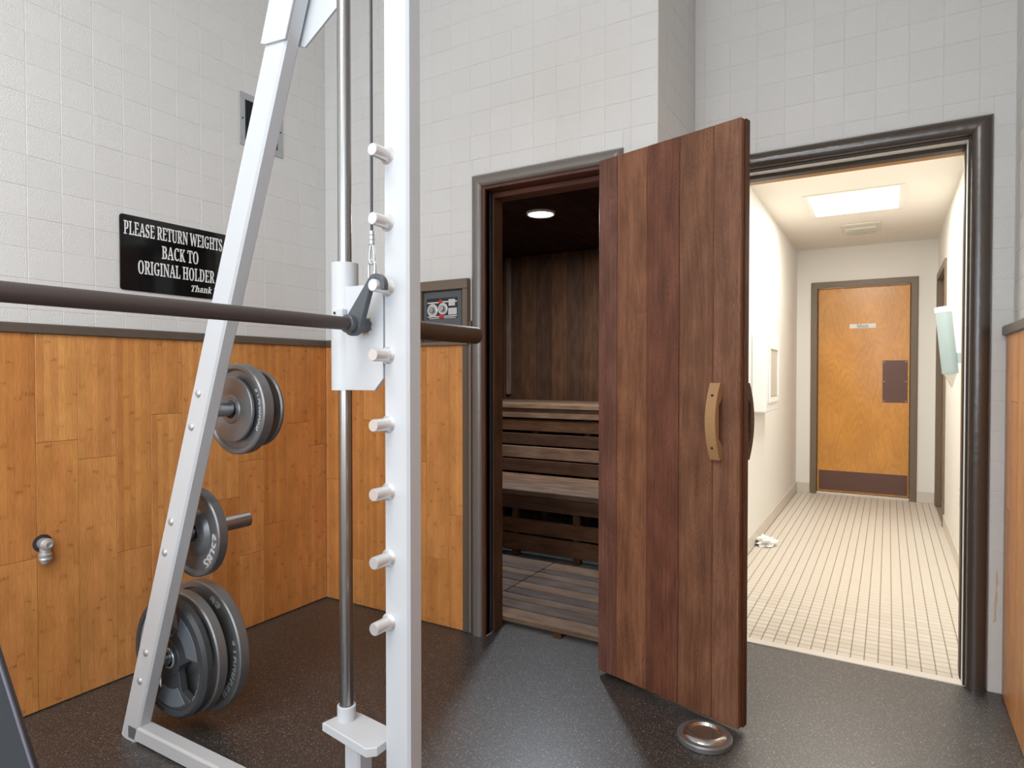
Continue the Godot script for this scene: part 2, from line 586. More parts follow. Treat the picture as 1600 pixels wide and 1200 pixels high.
# ---------------------------------------------------------------- room shell
func build_shell() -> void:
	var f := struct("floor", "black rubber gym floor flecked with grey crumbs", "floor")
	obj("rubber_mat", bx(Vector3(-2.75, -0.08, -2.345), Vector3(0.62, 0, 3.3)), M.rubber, f)
	obj("rubber_mat", bx(Vector3(-1.535, -0.08, -2.452), Vector3(-0.94, 0, -2.345)), M.rubber, f)
	obj("rubber_mat", bx(Vector3(-0.78, -0.08, HZ), Vector3(0.62, 0, -2.345)), M.rubber, f)
	var c := struct("ceiling", "white ceiling of the gym room", "ceiling")
	obj("ceiling_board", bx(Vector3(-2.75, CEIL, -3.02), Vector3(0.62, CEIL + 0.1, 3.3)), M.paint_ceiling, c)
	# ceiling lamps added to light the room, out of view
	for z in [0.15, 1.6]:
		var l := thing("ceiling_lamp", "added unseen ceiling panel lamp %s" % ("over the viewer" if z < 1 else "nearer the window"), "lamp", Vector3(-0.9, CEIL - 0.05, z))
		obj("housing", bx(Vector3(-0.62, 0.0, -0.32), Vector3(0.62, 0.05, 0.32), 0.004), M.plastic_white, l)
		obj("diffuser", bx(Vector3(-0.58, -0.008, -0.28), Vector3(0.58, 0.0, 0.28), 0.003), glow(Color(1.0, 0.97, 0.93), 1.0), l)
		area("light", l, Vector3(0, -0.02, 0), Vector2(1.1, 0.5), Vector3.DOWN, Color(1.0, 0.985, 0.965), 2.9)
	var w := struct("wall_rear", "white wall behind the viewer with a wide window", "wall")
	for b in [[-2.75, 0.0, -2.3, CEIL], [0.2, 0.0, 0.62, CEIL], [-2.3, 0.0, 0.2, 0.8], [-2.3, 2.7, 0.2, CEIL]]:
		obj("wall_panel", bx(Vector3(b[0], b[1], 3.1), Vector3(b[2], b[3], 3.25)), M.white_wall, w)
	var wn := struct("window_1", "wide window in the wall behind the viewer", "window")
	for k in 4:
		obj("frame", bx(Vector3(-2.3 + 0.8 * k + 0.0 * k, 0.8, 3.13), Vector3(-2.25 + 0.8 * k + 0.05 * float(k > 2), 2.7, 3.2), 0.004), M.plastic_white, wn)
	obj("frame", bx(Vector3(-2.3, 0.8, 3.13), Vector3(0.2, 0.85, 3.2), 0.004), M.plastic_white, wn)
	obj("frame", bx(Vector3(-2.3, 2.65, 3.13), Vector3(0.2, 2.7, 3.2), 0.004), M.plastic_white, wn)
	for k in 3:
		obj("pane", bx(Vector3(-2.25 + 0.8 * k, 0.85, 3.16), Vector3(-1.5 + 0.8 * k, 2.65, 3.166)), M.glass, wn)

# a grid of single tiles: axis 0 runs along x (wall faces +z), axis 2 along z (wall faces +-x)
func tile_wall(parent: Node3D, ax: int, face: float, sign_: float, a0: float, a1: float, y0: float, y1: float, ja: float, pa: float, jy: float, py: float, holes: Array, keep: Callable) -> void:
	var th := 0.007
	var gap := 0.0012
	var ca := []
	var k := floori((a0 - ja) / pa)
	while ja + k * pa < a1:
		ca.append([maxf(a0, ja + k * pa), minf(a1, ja + (k + 1) * pa)])
		k += 1
	var cy := []
	k = floori((y0 - jy) / py)
	while jy + k * py < y1:
		cy.append([maxf(y0, jy + k * py), minf(y1, jy + (k + 1) * py)])
		k += 1
	var rest := tool()
	var any := false
	for A in ca:
		for Y in cy:
			var boxes := [Rect2(A[0], Y[0], A[1] - A[0], Y[1] - Y[0])]
			for h in holes:
				var left := []
				for r in boxes:
					var i: Rect2 = r.intersection(h)
					if i.size.x < 0.001 or i.size.y < 0.001:
						left.append(r)
						continue
					if i.position.x - r.position.x > 0.012: left.append(Rect2(r.position.x, r.position.y, i.position.x - r.position.x, r.size.y))
					if r.end.x - i.end.x > 0.012: left.append(Rect2(i.end.x, r.position.y, r.end.x - i.end.x, r.size.y))
					if r.end.y - i.end.y > 0.012: left.append(Rect2(i.position.x, i.end.y, i.size.x, r.end.y - i.end.y))
					if i.position.y - r.position.y > 0.012: left.append(Rect2(i.position.x, r.position.y, i.size.x, i.position.y - r.position.y))
				boxes = left
			for r in boxes:
				if r.size.x < 0.006 or r.size.y < 0.006: continue
				var d := rng.randf_range(-0.0003, 0.0003)
				var s := Vector3(r.size.x - gap, r.size.y - gap, th)
				var p := Vector3(r.get_center().x, r.get_center().y, face - sign_ * (th * 0.5) + d)
				if ax == 2:
					s = Vector3(th, s.y, s.x)
					p = Vector3(p.z, p.y, p.x)
				if keep.call(r.get_center().x, r.get_center().y):
					var t := put("tile", cached_box(s, 0.0012), M["tile%d" % rng.randi_range(0, 2)], parent, Transform3D(Basis.from_euler(Vector3(rng.randf_range(-0.001, 0.001), rng.randf_range(-0.001, 0.001), 0)), p))
					t.name = t.name
				else:
					cbox(rest, p, s, 0.0012)
					any = true
	if any:
		tag(obj("tile_field", rest, M.tile0, parent), "", "", "", "stuff")

func build_tiles() -> void:
	# left wall
	var w := struct("wall_left", "left wall of small white tiles above honey bamboo boards", "wall")
	obj("backing", bx(Vector3(-2.75, 0, -2.95), Vector3(TLX - 0.0015, CEIL, 3.3)), M.grout, w)
	tile_wall(w, 2, TLX, 1.0, TBZ, 3.1, 1.32, CEIL, -1.0236, 0.1055, 1.378, 0.1038, [], func(z, y): return z < -0.42 and y < 2.75)
	# back wall, round the sauna opening
	w = struct("wall_back", "back wall of small white tiles around the sauna doorway", "wall")
	for b in [[-2.6, 0.0, -1.52, CEIL], [-0.965, 0.0, -0.752, CEIL], [-1.52, 1.99, -0.965, CEIL]]:
		obj("backing", bx(Vector3(b[0], b[1], -2.47), Vector3(b[2], b[3], TBZ - 0.0015)), M.grout, w)
	var gone := [Rect2(-2.6, 0, 0.97, 1.32), Rect2(-1.87, 1.2, 0.285, 0.385), Rect2(-1.64, 0, 0.05, 1.4), Rect2(-1.591, 0, 0.70, 2.036)]
	tile_wall(w, 0, TBZ, 1.0, TLX, -0.752, 0.0, CEIL, -0.965, 0.1065, 1.378, 0.1038, gone, func(x, y): return y < 2.72)
	# short return between the sauna and the hallway
	w = struct("wall_return", "short tiled return wall behind the open wooden door", "wall")
	obj("backing", bx(Vector3(-0.9, 0, HZ - 0.01), Vector3(-0.7536, CEIL, TBZ - 0.0016)), M.grout, w)
	tile_wall(w, 2, -0.752, 1.0, HZ, TBZ, 0.0, CEIL, HZ, 0.1055, 1.378, 0.1038, [], func(z, y): return y < 2.8)
	# wall with the hallway opening
	w = struct("wall_recess", "recessed tiled wall around the hallway opening", "wall")
	for b in [[-0.9, 0.0, -0.655, CEIL], [0.245, 0.0, 0.62, CEIL], [-0.655, 2.018, 0.245, CEIL]]:
		obj("backing", bx(Vector3(b[0], b[1], HZ - 0.15), Vector3(b[2], b[3], HZ - 0.0015)), M.grout, w)
	tile_wall(w, 0, HZ, 1.0, -0.752, RX, 0.0, CEIL, 0.0589, 0.1097, 1.939, 0.1097, [Rect2(-0.725, 0, 1.045, 2.1)], func(x, y): return y < 2.95)
	# right wall
	w = struct("wall_right", "right wall with bamboo boards below white tiles", "wall")
	obj("backing", bx(Vector3(RX + 0.0015, 0, -3.02), Vector3(0.62, CEIL, 0.30)), M.grout, w)
	for b in [[0.0, 0.30, 0.8, 3.3], [2.6, 0.30, CEIL, 3.3], [0.8, 2.5, 2.6, 3.3]]:
		obj("wall_panel", bx(Vector3(RX + 0.0015, b[0], b[1]), Vector3(0.62, b[2], b[3])), M.white_wall, w)
	var wn := struct("window_2", "added unseen window in the right wall behind the viewer", "window")  # unseen window added to bring in light from the right
	for q in [[0.8, 0.30, 0.85, 2.5], [2.55, 0.30, 2.6, 2.5], [0.85, 0.30, 2.55, 0.36], [0.85, 1.37, 2.55, 1.43], [0.85, 2.44, 2.55, 2.5]]:
		obj("frame", bx(Vector3(0.45, q[0], q[1]), Vector3(0.52, q[2], q[3]), 0.004), M.plastic_white, wn)
	for q in [[0.36, 1.37], [1.43, 2.44]]:
		obj("pane", bx(Vector3(0.48, 0.85, q[0]), Vector3(0.486, 2.55, q[1])), M.glass, wn)
	tile_wall(w, 2, RX, -1.0, HZ, 0.30, 1.32, CEIL, HZ, 0.1055, 1.378, 0.1038, [], func(z, y): return z < -1.9 and y < 2.6)

func plank_run(parent: Node3D, ax: int, lo: float, hi: float, face: float, sign_: float, first: float, pitch: float, top: float, cuts: Dictionary, limit: float) -> void:
	# upright bamboo boards; every column is cut at the heights that the photograph shows, or at random ones
	var th := 0.011
	var gap := 0.0011
	var k := floori((lo - first) / pitch)
	while first + k * pitch < hi:
		var a := maxf(lo, first + k * pitch)
		var b := minf(hi, first + (k + 1) * pitch)
		var ys := [0.004]
		if cuts.has(k):
			for y in cuts[k]: ys.append(y)
		else:
			var y := rng.randf_range(0.15, 0.9)
			ys.append(y)
			if y < 0.45: ys.append(y + 0.78)
		ys.append(top)
		k += 1
		if b - a < 0.006: continue
		for i in ys.size() - 1:
			var w := b - a - gap
			var h: float = ys[i + 1] - ys[i] - gap
			if h < 0.01: continue
			var s := Vector3(w, h, th) if ax == 0 else Vector3(th, h, w)
			var mid: float = (a + b) * 0.5
			var out := face - sign_ * th * 0.5 + rng.randf_range(-0.0004, 0.0004)
			var c := Vector3(mid, (ys[i] + ys[i + 1]) * 0.5, out) if ax == 0 else Vector3(out, (ys[i] + ys[i + 1]) * 0.5, mid)
			var st := tool()
			var off := Vector2(0.07 + 0.1312 * rng.randi_range(0, 4), rng.randf_range(h * 0.5, maxf(h * 0.5 + 0.01, 1.4 - h * 0.5)))
			cbox(st, Vector3.ZERO, s, 0.0009, 1, off)
			obj("bamboo_board", st, M["bamboo%d" % [0, 0, 1, 1, 2, 3][rng.randi_range(0, 5)]], parent, Transform3D(Basis(), c))

func build_bamboo() -> void:
	var w := struct("trim_1", "upright honey bamboo boards cladding the lower left wall", "panelling")
	w.set_meta("category", "wall cladding")
	plank_run(w, 2, BZ, 1.2, LX, 1.0, -1.036 - 0.131 * 10, 0.131, 1.298, {10: [0.53], 9: [0.924], 8: [0.852], 7: [0.485], 6: [0.999], 3: [0.34, 0.765], 1: [0.92], 0: [0.21, 0.80], 5: [0.42], 4: [0.61]}, 0)
	w = struct("trim_2", "pale bamboo boards between the room corner and the sauna doorway", "wall cladding")
	plank_run(w, 0, LX + 0.001, -1.637, BZ, 1.0, LX, 0.131, 1.298, {0: [0.62], 1: [0.235], 2: [0.93], 3: [0.52, 1.1], 4: [0.75], 5: [0.31], 6: [0.52]}, 0)
	w = struct("trim_3", "bamboo boards on the wall at the far right", "wall cladding")
	plank_run(w, 2, HZ + 0.012, 0.3, 0.361, -1.0, HZ + 0.012, 0.131, 1.298, {}, 0)
	# cap rails
	var r := struct("trim_4", "brown cap rail along the top of the left bamboo boards", "rail")
	obj("cap_rail", bx(Vector3(TLX, 1.296, BZ - 0.013), Vector3(LX + 0.012, 1.331, 3.1), 0.004, 2), M.rail, r)
	r = struct("trim_5", "short brown cap rail left of the sauna control box", "rail")
	obj("cap_rail", bx(Vector3(LX + 0.0125, 1.296, TBZ), Vector3(-1.875, 1.331, BZ + 0.012), 0.004, 0), M.rail, r)
	r = struct("trim_6", "grey brown cap rail on the wall at the far right", "rail")
	obj("cap_rail", bx(Vector3(0.350, 1.296, HZ + 0.002), Vector3(RX, 1.331, 0.3), 0.004, 2), M.rail, r)
	r = struct("trim_7", "narrow grey upright strip beside the sauna door frame", "trim strip")
	obj("upright_strip", bx(Vector3(-1.636, 0.002, TBZ), Vector3(-1.608, 1.395, BZ + 0.006), 0.003), M.rail, r)
	obj("upright_strip", bx(Vector3(-1.608, 0.002, TBZ), Vector3(-1.592, 1.395, BZ + 0.0005), 0.001), M.frame, r)

# ---------------------------------------------------------------- sauna
func boards(parent: Node3D, called: String, lo: Vector3, hi: Vector3, along: int, pitch: float, grain: int, fam: String, first := 0.0, gap := 0.0015, b := 0.0025) -> void:
	var a := lo[along] + first
	if first > 0.0: a -= pitch
	var n := 0
	while a < hi[along] - 0.004 and n < 60:
		var l := lo
		var h := hi
		l[along] = maxf(lo[along], a) + gap * 0.5
		h[along] = minf(hi[along], a + pitch) - gap * 0.5
		a += pitch
		n += 1
		if h[along] - l[along] < 0.006: continue
		var c := (l + h) * 0.5
		var st := tool()
		cbox(st, Vector3.ZERO, h - l, b, grain, Vector2(rng.randf_range(0.1, 0.5), 1.05 + rng.randf_range(-0.02, 0.02)))
		obj(called, st, M[fam + str(rng.randi_range(0, 3))], parent, Transform3D(Basis(), c))

const SX0 := -2.80
const SX1 := -0.91
const SZ := -4.60
const SH := 2.13
func build_sauna() -> void:
	var w := struct("wall_sauna_far", "dark upright cedar boards on the far wall inside the sauna", "wall")
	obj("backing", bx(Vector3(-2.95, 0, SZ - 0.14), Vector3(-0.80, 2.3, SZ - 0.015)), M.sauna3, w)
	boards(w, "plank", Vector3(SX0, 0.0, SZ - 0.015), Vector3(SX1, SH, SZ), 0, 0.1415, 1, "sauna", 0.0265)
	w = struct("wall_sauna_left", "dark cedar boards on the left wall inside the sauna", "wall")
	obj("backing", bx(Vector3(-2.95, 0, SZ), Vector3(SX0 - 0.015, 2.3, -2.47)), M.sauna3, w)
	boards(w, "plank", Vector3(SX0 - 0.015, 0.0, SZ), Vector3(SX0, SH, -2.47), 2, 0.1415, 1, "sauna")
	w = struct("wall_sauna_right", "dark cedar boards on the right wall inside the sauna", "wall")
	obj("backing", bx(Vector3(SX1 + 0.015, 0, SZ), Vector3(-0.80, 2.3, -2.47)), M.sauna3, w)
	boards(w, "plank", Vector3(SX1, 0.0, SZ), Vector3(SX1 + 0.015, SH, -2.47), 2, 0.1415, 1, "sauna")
	w = struct("ceiling_sauna", "cedar board ceiling inside the sauna with shade put into its colour", "ceiling")
	obj("backing", bx(Vector3(-2.95, SH + 0.015, SZ - 0.14), Vector3(-0.80, 2.3, -2.47)), M.sauna3, w)
	boards(w, "plank", Vector3(SX0, SH, SZ), Vector3(SX1, SH + 0.015, -2.47), 0, 0.1415, 2, "old")  # shade under the ceiling comes from these darker board colours
	w = struct("wall_sauna_front", "cedar boards on the inner side of the sauna front wall", "wall")
	boards(w, "plank", Vector3(SX0, 0.0, -2.482), Vector3(-1.53, SH, -2.4705), 0, 0.1415, 1, "sauna")
	w = struct("floor_sauna", "grey concrete floor under the sauna duckboards", "floor")
	obj("slab", bx(Vector3(-2.95, -0.08, SZ - 0.14), Vector3(-0.785, -0.004, -2.452)), M.concrete, w)
	# corner strip
	var t := struct("trim_8", "thin pale upright strip in the far corner of the sauna", "trim strip")
	obj("corner_strip", bx(Vector3(-2.766, 0.985, SZ), Vector3(-2.722, SH, SZ + 0.03), 0.006), M.seat3, t)
	# duckboards: one panel left of the long seam, one right of it
	var zs := [-2.474, -2.587, -2.687, -2.765, -2.851, -2.945, -3.05, -3.128, -3.20, -3.33]
	for side in 2:
		var d := thing("duckboard", ["weathered slatted floor panel inside the sauna, left of the long seam", "weathered slatted floor panel inside the sauna, right of the long seam"][side], "floor panel", Vector3.ZERO, "duckboards")
		for i in zs.size() - 1:
			var seam := -1.683 if i > 2 else (-1.95 if i == 2 else -2.2)
			var a := SX0 + 0.01 if side == 0 else seam + 0.003
			var b := seam - 0.003 if side == 0 else SX1 - 0.01
			var st := tool()
			var l := Vector3(a, 0.026, zs[i + 1] + 0.0045)
			var h := Vector3(b, 0.05, zs[i] - 0.0045)
			cbox(st, (l + h) * 0.5, h - l, 0.003, 0, Vector2(rng.randf_range(0.0, 0.4), rng.randf_range(0.2, 0.8)))
			obj("slat", st, M["worn%d" % ((i * 3 + side * 2) % 4)], d)
		for x in ([-2.7, -2.25] if side == 0 else [-1.66, -1.245, -0.96]):
			obj("bearer", bx(Vector3(x - 0.02, -0.004, -3.31), Vector3(x + 0.02, 0.0262, -2.49), 0.002, 2), M.sauna2, d)
	# lower bench
	var lb := thing("lower_bench", "lower slatted sauna bench with a worn grey seat", "bench")
	var seat := [[-3.42, -3.555], [-3.563, -3.70], [-3.708, -3.845], [-3.853, -3.985]]
	for s in seat:
		var st := tool()
		cbox(st, Vector3(-1.855, 0.4225, (s[0] + s[1]) * 0.5), Vector3(1.87, 0.035, s[0] - s[1]), 0.004, 0, Vector2(rng.randf(), rng.randf()))
		obj("seat_slat", st, M["seat%d" % rng.randi_range(0, 3)], lb)
	obj("fascia", bx(Vector3(-2.79, 0.318, -3.452), Vector3(-0.92, 0.4045, -3.428), 0.003, 0, Vector2(0.2, 0.3)), M.sauna1, lb)
	for s in [[0.155, 0.245], [0.042, 0.142]]:
		obj("riser_slat", bx(Vector3(-2.79, s[0], -3.50), Vector3(-0.92, s[1], -3.482), 0.003, 0, Vector2(0.3, 0.4 + s[0])), M.sauna2, lb)
	for x in [-2.7, -2.05, -1.62, -1.0]:
		obj("leg", bx(Vector3(x - 0.022, -0.004, -3.545), Vector3(x + 0.022, 0.4045, -3.5005), 0.003), M.sauna0, lb)
		obj("leg", bx(Vector3(x - 0.022, -0.004, -3.95), Vector3(x + 0.022, 0.4045, -3.905), 0.003), M.sauna0, lb)
	# upper bench
	var ub := thing("upper_bench", "upper sauna bench with a slatted front under the far wall", "bench")
	for s in [[-3.98, -4.13], [-4.138, -4.29], [-4.298, -4.44], [-4.448, -4.59]]:
		var st := tool()
		cbox(st, Vector3(-1.855, 0.9275, (s[0] + s[1]) * 0.5), Vector3(1.87, 0.035, s[0] - s[1]), 0.004, 0, Vector2(rng.randf(), rng.randf()))
		obj("seat_slat", st, M["seat%d" % [0, 2, 1, 3][rng.randi_range(0, 3)]], ub)
	for s in [[0.842, 0.909, 0], [0.748, 0.832, 2], [0.648, 0.728, 3], [0.552, 0.636, 0], [0.452, 0.541, 1]]:
		var back := 0.0 if s[2] < 2 else 0.012
		obj("front_slat", bx(Vector3(-2.79, s[0], -4.018 - back), Vector3(-0.92, s[1], -3.996 - back), 0.003, 0, Vector2(0.2 + s[0], 0.3 + s[1])), M["seat%d" % s[2]] if s[2] < 1 else M["sauna%d" % s[2]], ub)
	for x in [-2.7, -2.19, -1.78, -1.0]:
		obj("post", bx(Vector3(x - 0.022, -0.004, -4.08), Vector3(x + 0.022, 0.9095, -4.0305), 0.003), M.sauna0, ub)
		obj("post", bx(Vector3(x - 0.022, -0.004, -4.56), Vector3(x + 0.022, 0.9095, -4.515), 0.003), M.sauna0, ub)
	# lamp
	var lp := thing("ceiling_lamp", "small round white lamp glowing on the sauna ceiling", "lamp", Vector3(-1.81, SH, -3.40))
	var st2 := tool()
	lathe(st2, [Vector2(0.088, 0.0), Vector2(0.086, -0.01), Vector2(0.080, -0.014), Vector2(0.074, -0.010)], 40)
	obj("rim", st2, M.plastic_white, lp)
	st2 = tool()
	lathe(st2, [Vector2(0.075, -0.009), Vector2(0.06, -0.0125), Vector2(0.03, -0.0145), Vector2(0.0, -0.015)], 40)
	obj("lens", st2, glow(Color(0.95, 0.97, 1.0), 8.0), lp)
	area("light", lp, Vector3(0, -0.03, 0), Vector2(0.13, 0.13), Vector3.DOWN, Color(0.93, 0.96, 1.0), 3.6)
	# door frame: brown metal casing and red cedar jamb
	var fr := struct("trim_9", "brown rounded metal casing with cedar jamb around the sauna doorway", "door frame")
	var prof := [Vector2(0.0, -0.012), Vector2(0.0, 0.016), Vector2(0.004, 0.022), Vector2(0.014, 0.0265), Vector2(0.028, 0.027), Vector2(0.042, 0.0235), Vector2(0.052, 0.015), Vector2(0.057, 0.004), Vector2(0.058, -0.012)]
	for s in [-1, 0, 1]:
		var st := tool()
		casing_run(st, s, -1.533, -0.944, 1.976, prof, TBZ)
		obj("casing", st, M.frame, fr)
	for s in [[-1.533, -1.5200], [-0.957, -0.944]]:
		obj("jamb", bx(Vector3(s[0], 0.002, -2.475), Vector3(s[1], 1.976, TBZ + 0.012), 0.0015, 1, Vector2(0.3, 0.1)), M.jamb, fr)
	obj("jamb_head", bx(Vector3(-1.52, 1.963, -2.475), Vector3(-0.957, 1.976, TBZ + 0.012), 0.0015, 0), M.jamb, fr)
	for s in [[-1.5205, -1.5135], [-0.9635, -0.9565]]:
		obj("door_stop", bx(Vector3(s[0], 0.002, -2.475), Vector3(s[1], 1.9635, -2.398), 0.002, 1, Vector2(0.2, 0.05)), M.sauna2, fr)
	obj("door_stop", bx(Vector3(-1.5135, 1.938, -2.475), Vector3(-0.9635, 1.9635, -2.398), 0.003, 0), M.jamb, fr)
	for s in [[-1.5205, -1.5165], [-0.9605, -0.9565]]:
		obj("gasket", bx(Vector3(s[0], 0.01, -2.3975), Vector3(s[1], 1.96, -2.374), 0.001), M.gasket, fr)

func build_sauna_door() -> void:
	var a := atan2(-0.279, 0.960)
	var d := struct("door_1", "open sauna door of five upright cedar boards with wooden pulls", "door")
	# local axes: x along the door from its hinge, z out of the face that the camera sees
	d.transform = Transform3D(Basis(Vector3(0.960, 0, 0.279).normalized(), Vector3.UP, Vector3(-0.279, 0, 0.960).normalized()), Vector3(-0.955, 0.02, -2.264))
	var xs := [0.0, 0.0855, 0.2185, 0.350, 0.478, 0.5735]
	for k in 5:
		var st := tool()
		var w: float = xs[k + 1] - xs[k]
		cbox(st, Vector3.ZERO, Vector3(w - 0.0012, 1.95, 0.052), 0.0022, 1, Vector2(0.05 + 0.118 * k + w * 0.4, 1.04))
		obj("board", st, M["cedar%d" % k], d, Transform3D(Basis(), Vector3((xs[k] + xs[k + 1]) * 0.5, 0.975, -0.026 - 0.0008 * (k % 2))))
	var e := tool()
	cbox(e, Vector3.ZERO, Vector3(0.006, 1.95, 0.026), 0.002, 1, Vector2(0.3, 1.04))
	obj("edge_tongue", e, M.cedar_edge, d, Transform3D(Basis(), Vector3(0.5762, 0.975, -0.034)))
	# pulls: bowed wooden bars on both faces
	for face in 2:
		var arc := PackedVector2Array()
		var N := 14
		for i in N + 1:
			var t := -1.0 + 2.0 * i / N
			arc.append(Vector2(t * 0.125, 0.018 + 0.032 * (1.0 - t * t)))
		for i in N + 1:
			var t := 1.0 - 2.0 * i / N
			var v := 0.0
			if absf(t) < 0.62: v = (0.030 - 0.004) * minf(1.0, (0.62 - absf(t)) / 0.14) * 1.0
			arc.append(Vector2(t * 0.125, v))
		var st := tool()
		prism(st, arc, 0.036, Transform3D(), 0.003)
		# outline x runs up the door, outline y runs out of its face
		var out := 1.0 if face == 0 else -1.0
		var b := Basis(Vector3.UP, Vector3(0, 0, out), Vector3.UP.cross(Vector3(0, 0, out)))
		var p := obj("pull_handle", st, M.handle if face == 0 else M.handle_in, d, Transform3D(b, Vector3(0.497 if face == 0 else 0.553, 0.985, 0.0 if face == 0 else -0.0535)))
		tag(p, ["pale bowed wooden pull with two screw holes", "dark bowed wooden pull on the far face"][face])
		for y in [-0.085, 0.085]:
			var sc := tool()
			rod(sc, Vector3(y, 0.030, 0.0), Vector3(y, 0.0372, 0.0), 0.0042, 12)
			obj("screw", sc, M.screw, p)
	for y in [0.25, 0.98, 1.7]:
		var st := tool()
		rod(st, Vector3(-0.006, y - 0.045, -0.05), Vector3(-0.006, y + 0.045, -0.05), 0.006, 12, 0.001)
		obj("hinge", st, M.dark_steel, d)

# ---------------------------------------------------------------- hallway
const HX0 := -0.775
const HX1 := 0.372
const HEND := -6.80
const HC := 2.36
func build_hall() -> void:
	var w := struct("wall_hall_left", "cream left wall of the hallway", "wall")
	obj("wall_panel", bx(Vector3(HX0 - 0.024, 0, HEND - 0.25), Vector3(HX0, HC, HZ - 0.15)), M.paint_hall, w)
	w = struct("wall_hall_right", "cream right wall of the hallway with a recessed side door", "wall")
	obj("wall_panel", bx(Vector3(HX1, 0, -5.79), Vector3(HX1 + 0.12, HC, HZ - 0.15)), M.paint_hall, w)
	obj("wall_panel", bx(Vector3(HX1, 0, HEND - 0.25), Vector3(HX1 + 0.12, HC, -6.70)), M.paint_hall, w)
	obj("wall_panel", bx(Vector3(HX1, 2.01, -6.70), Vector3(HX1 + 0.12, HC, -5.79)), M.paint_hall, w)
	w = struct("wall_hall_end", "cream end wall of the hallway around the wooden door", "wall")
	for b in [[HX0, 0.0, -0.60, HC], [0.175, 0.0, HX1, HC], [-0.60, 1.98, 0.175, HC]]:
		obj("wall_panel", bx(Vector3(b[0], b[1], HEND - 0.15), Vector3(b[2], b[3], HEND)), M.paint_hall, w)
	obj("wall_panel", bx(Vector3(-0.70, 0.0, HEND - 0.21), Vector3(0.28, 2.05, HEND - 0.151)), M.paint_hall, w)
	w = struct("ceiling_hall", "cream ceiling of the hallway", "ceiling")
	obj("ceiling_board", bx(Vector3(HX0 - 0.02, HC, HEND - 0.25), Vector3(HX1 + 0.12, HC + 0.1, HZ - 0.15)), M.paint_ceiling, w)
	# floor of small square tiles
	var f := struct("floor_hall", "hallway floor of small cream mosaic tiles with grey joints", "floor")
	obj("mortar_bed", bx(Vector3(HX0 - 0.02, -0.08, HEND - 0.25), Vector3(HX1 + 0.12, -0.0012, HZ - 0.045)), M.mosaic_grout, f)
	var p := 0.0492
	var rest := tool()
	var mesh := cached_box(Vector3(p - 0.0042, 0.006, p - 0.0042), 0.0012)
	var row := 0
	var n := 0
	var z := -2.9185
	while z - p > HEND - 0.09:
		var x := HX0 + 0.0105
		while x < HX1 - 0.006:
			var x1 := minf(x + p, HX1 - 0.002)
			var c := Vector3((x + x1) * 0.5, -0.003, z - p * 0.5)
			if row < 13 and x1 - x > p * 0.9 and n < 300:
				put("tile", mesh, M["mosaic%d" % rng.randi_range(0, 2)], f, Transform3D(Basis(), c))
				n += 1
			else:
				cbox(rest, c, Vector3(x1 - x - 0.0042, 0.006, p - 0.0042), 0.0012)
			x += p
		z -= p
		row += 1
	tag(obj("tile_field", rest, M.mosaic0, f), "", "", "", "stuff")
	var th := struct("trim_10", "white marble threshold between the rubber floor and the mosaic", "threshold")
	obj("threshold_slab", bx(Vector3(-0.655, -0.02, -2.9175), Vector3(0.245, 0.004, -2.8685), 0.002, 0), M.marble, th)
	# skirtings
	var b := struct("baseboard_left", "cream tiled skirting on the left side of the hallway", "skirting")
	obj("skirting", bx(Vector3(HX0, -0.001, HEND), Vector3(HX0 + 0.010, 0.10, HZ - 0.15), 0.004, 2), M.mosaic2, b)
	b = struct("baseboard_right", "cream tiled skirting on the right side of the hallway", "skirting")
	obj("skirting", bx(Vector3(HX1 - 0.010, -0.001, -5.77), Vector3(HX1, 0.10, HZ - 0.15), 0.004, 2), M.mosaic2, b)
	b = struct("baseboard_end", "cream tiled skirting on the end wall of the hallway", "skirting")
	obj("skirting", bx(Vector3(HX0 + 0.01, -0.001, HEND), Vector3(-0.652, 0.10, HEND + 0.010), 0.004, 0), M.mosaic2, b)
	obj("skirting", bx(Vector3(0.228, -0.001, HEND), Vector3(HX1 - 0.01, 0.10, HEND + 0.010), 0.004, 0), M.mosaic2, b)
	# frame of the opening
	var fr := struct("trim_11", "dark brown glossy metal frame around the hallway opening", "door frame")
	var prof := [Vector2(0.0, -0.02), Vector2(0.0, 0.012), Vector2(0.004, 0.02), Vector2(0.014, 0.027), Vector2(0.030, 0.030), Vector2(0.046, 0.027), Vector2(0.058, 0.019), Vector2(0.065, 0.008), Vector2(0.068, -0.01)]
	for s in [-1, 0, 1]:
		var st := tool()
		casing_run(st, s, -0.655, 0.253, 2.030, prof, HZ)
		obj("casing", st, M.frame_dark, fr)
	obj("jamb", bx(Vector3(0.246, 0.004, HZ - 0.152), Vector3(0.258, 2.035, HZ + 0.002), 0.002), M.frame_jamb, fr)
	obj("jamb", bx(Vector3(-0.660, 0.004, HZ - 0.152), Vector3(-0.648, 2.035, HZ + 0.002), 0.002), M.frame_jamb, fr)
	obj("jamb", bx(Vector3(-0.648, 2.018, HZ - 0.152), Vector3(0.246, 2.034, HZ + 0.002), 0.002), M.frame_jamb, fr)
	for s in [[0.2405, 0.2465, M.frame_jamb], [-0.6485, -0.6425, M.frame_jamb]]:
		obj("stop", bx(Vector3(s[0], 0.004, HZ - 0.10), Vector3(s[1], 2.018, HZ - 0.05), 0.002), s[2], fr)
	obj("stop", bx(Vector3(-0.6425, 2.004, HZ - 0.10), Vector3(0.2405, 2.0185, HZ - 0.05), 0.002), M.frame_jamb, fr)
	tag(obj("paint_edge", bx(Vector3(0.2435, 0.004, HZ - 0.1525), Vector3(0.2465, 2.006, HZ - 0.1005), 0.001), M.gold, fr), "ochre painted edge")
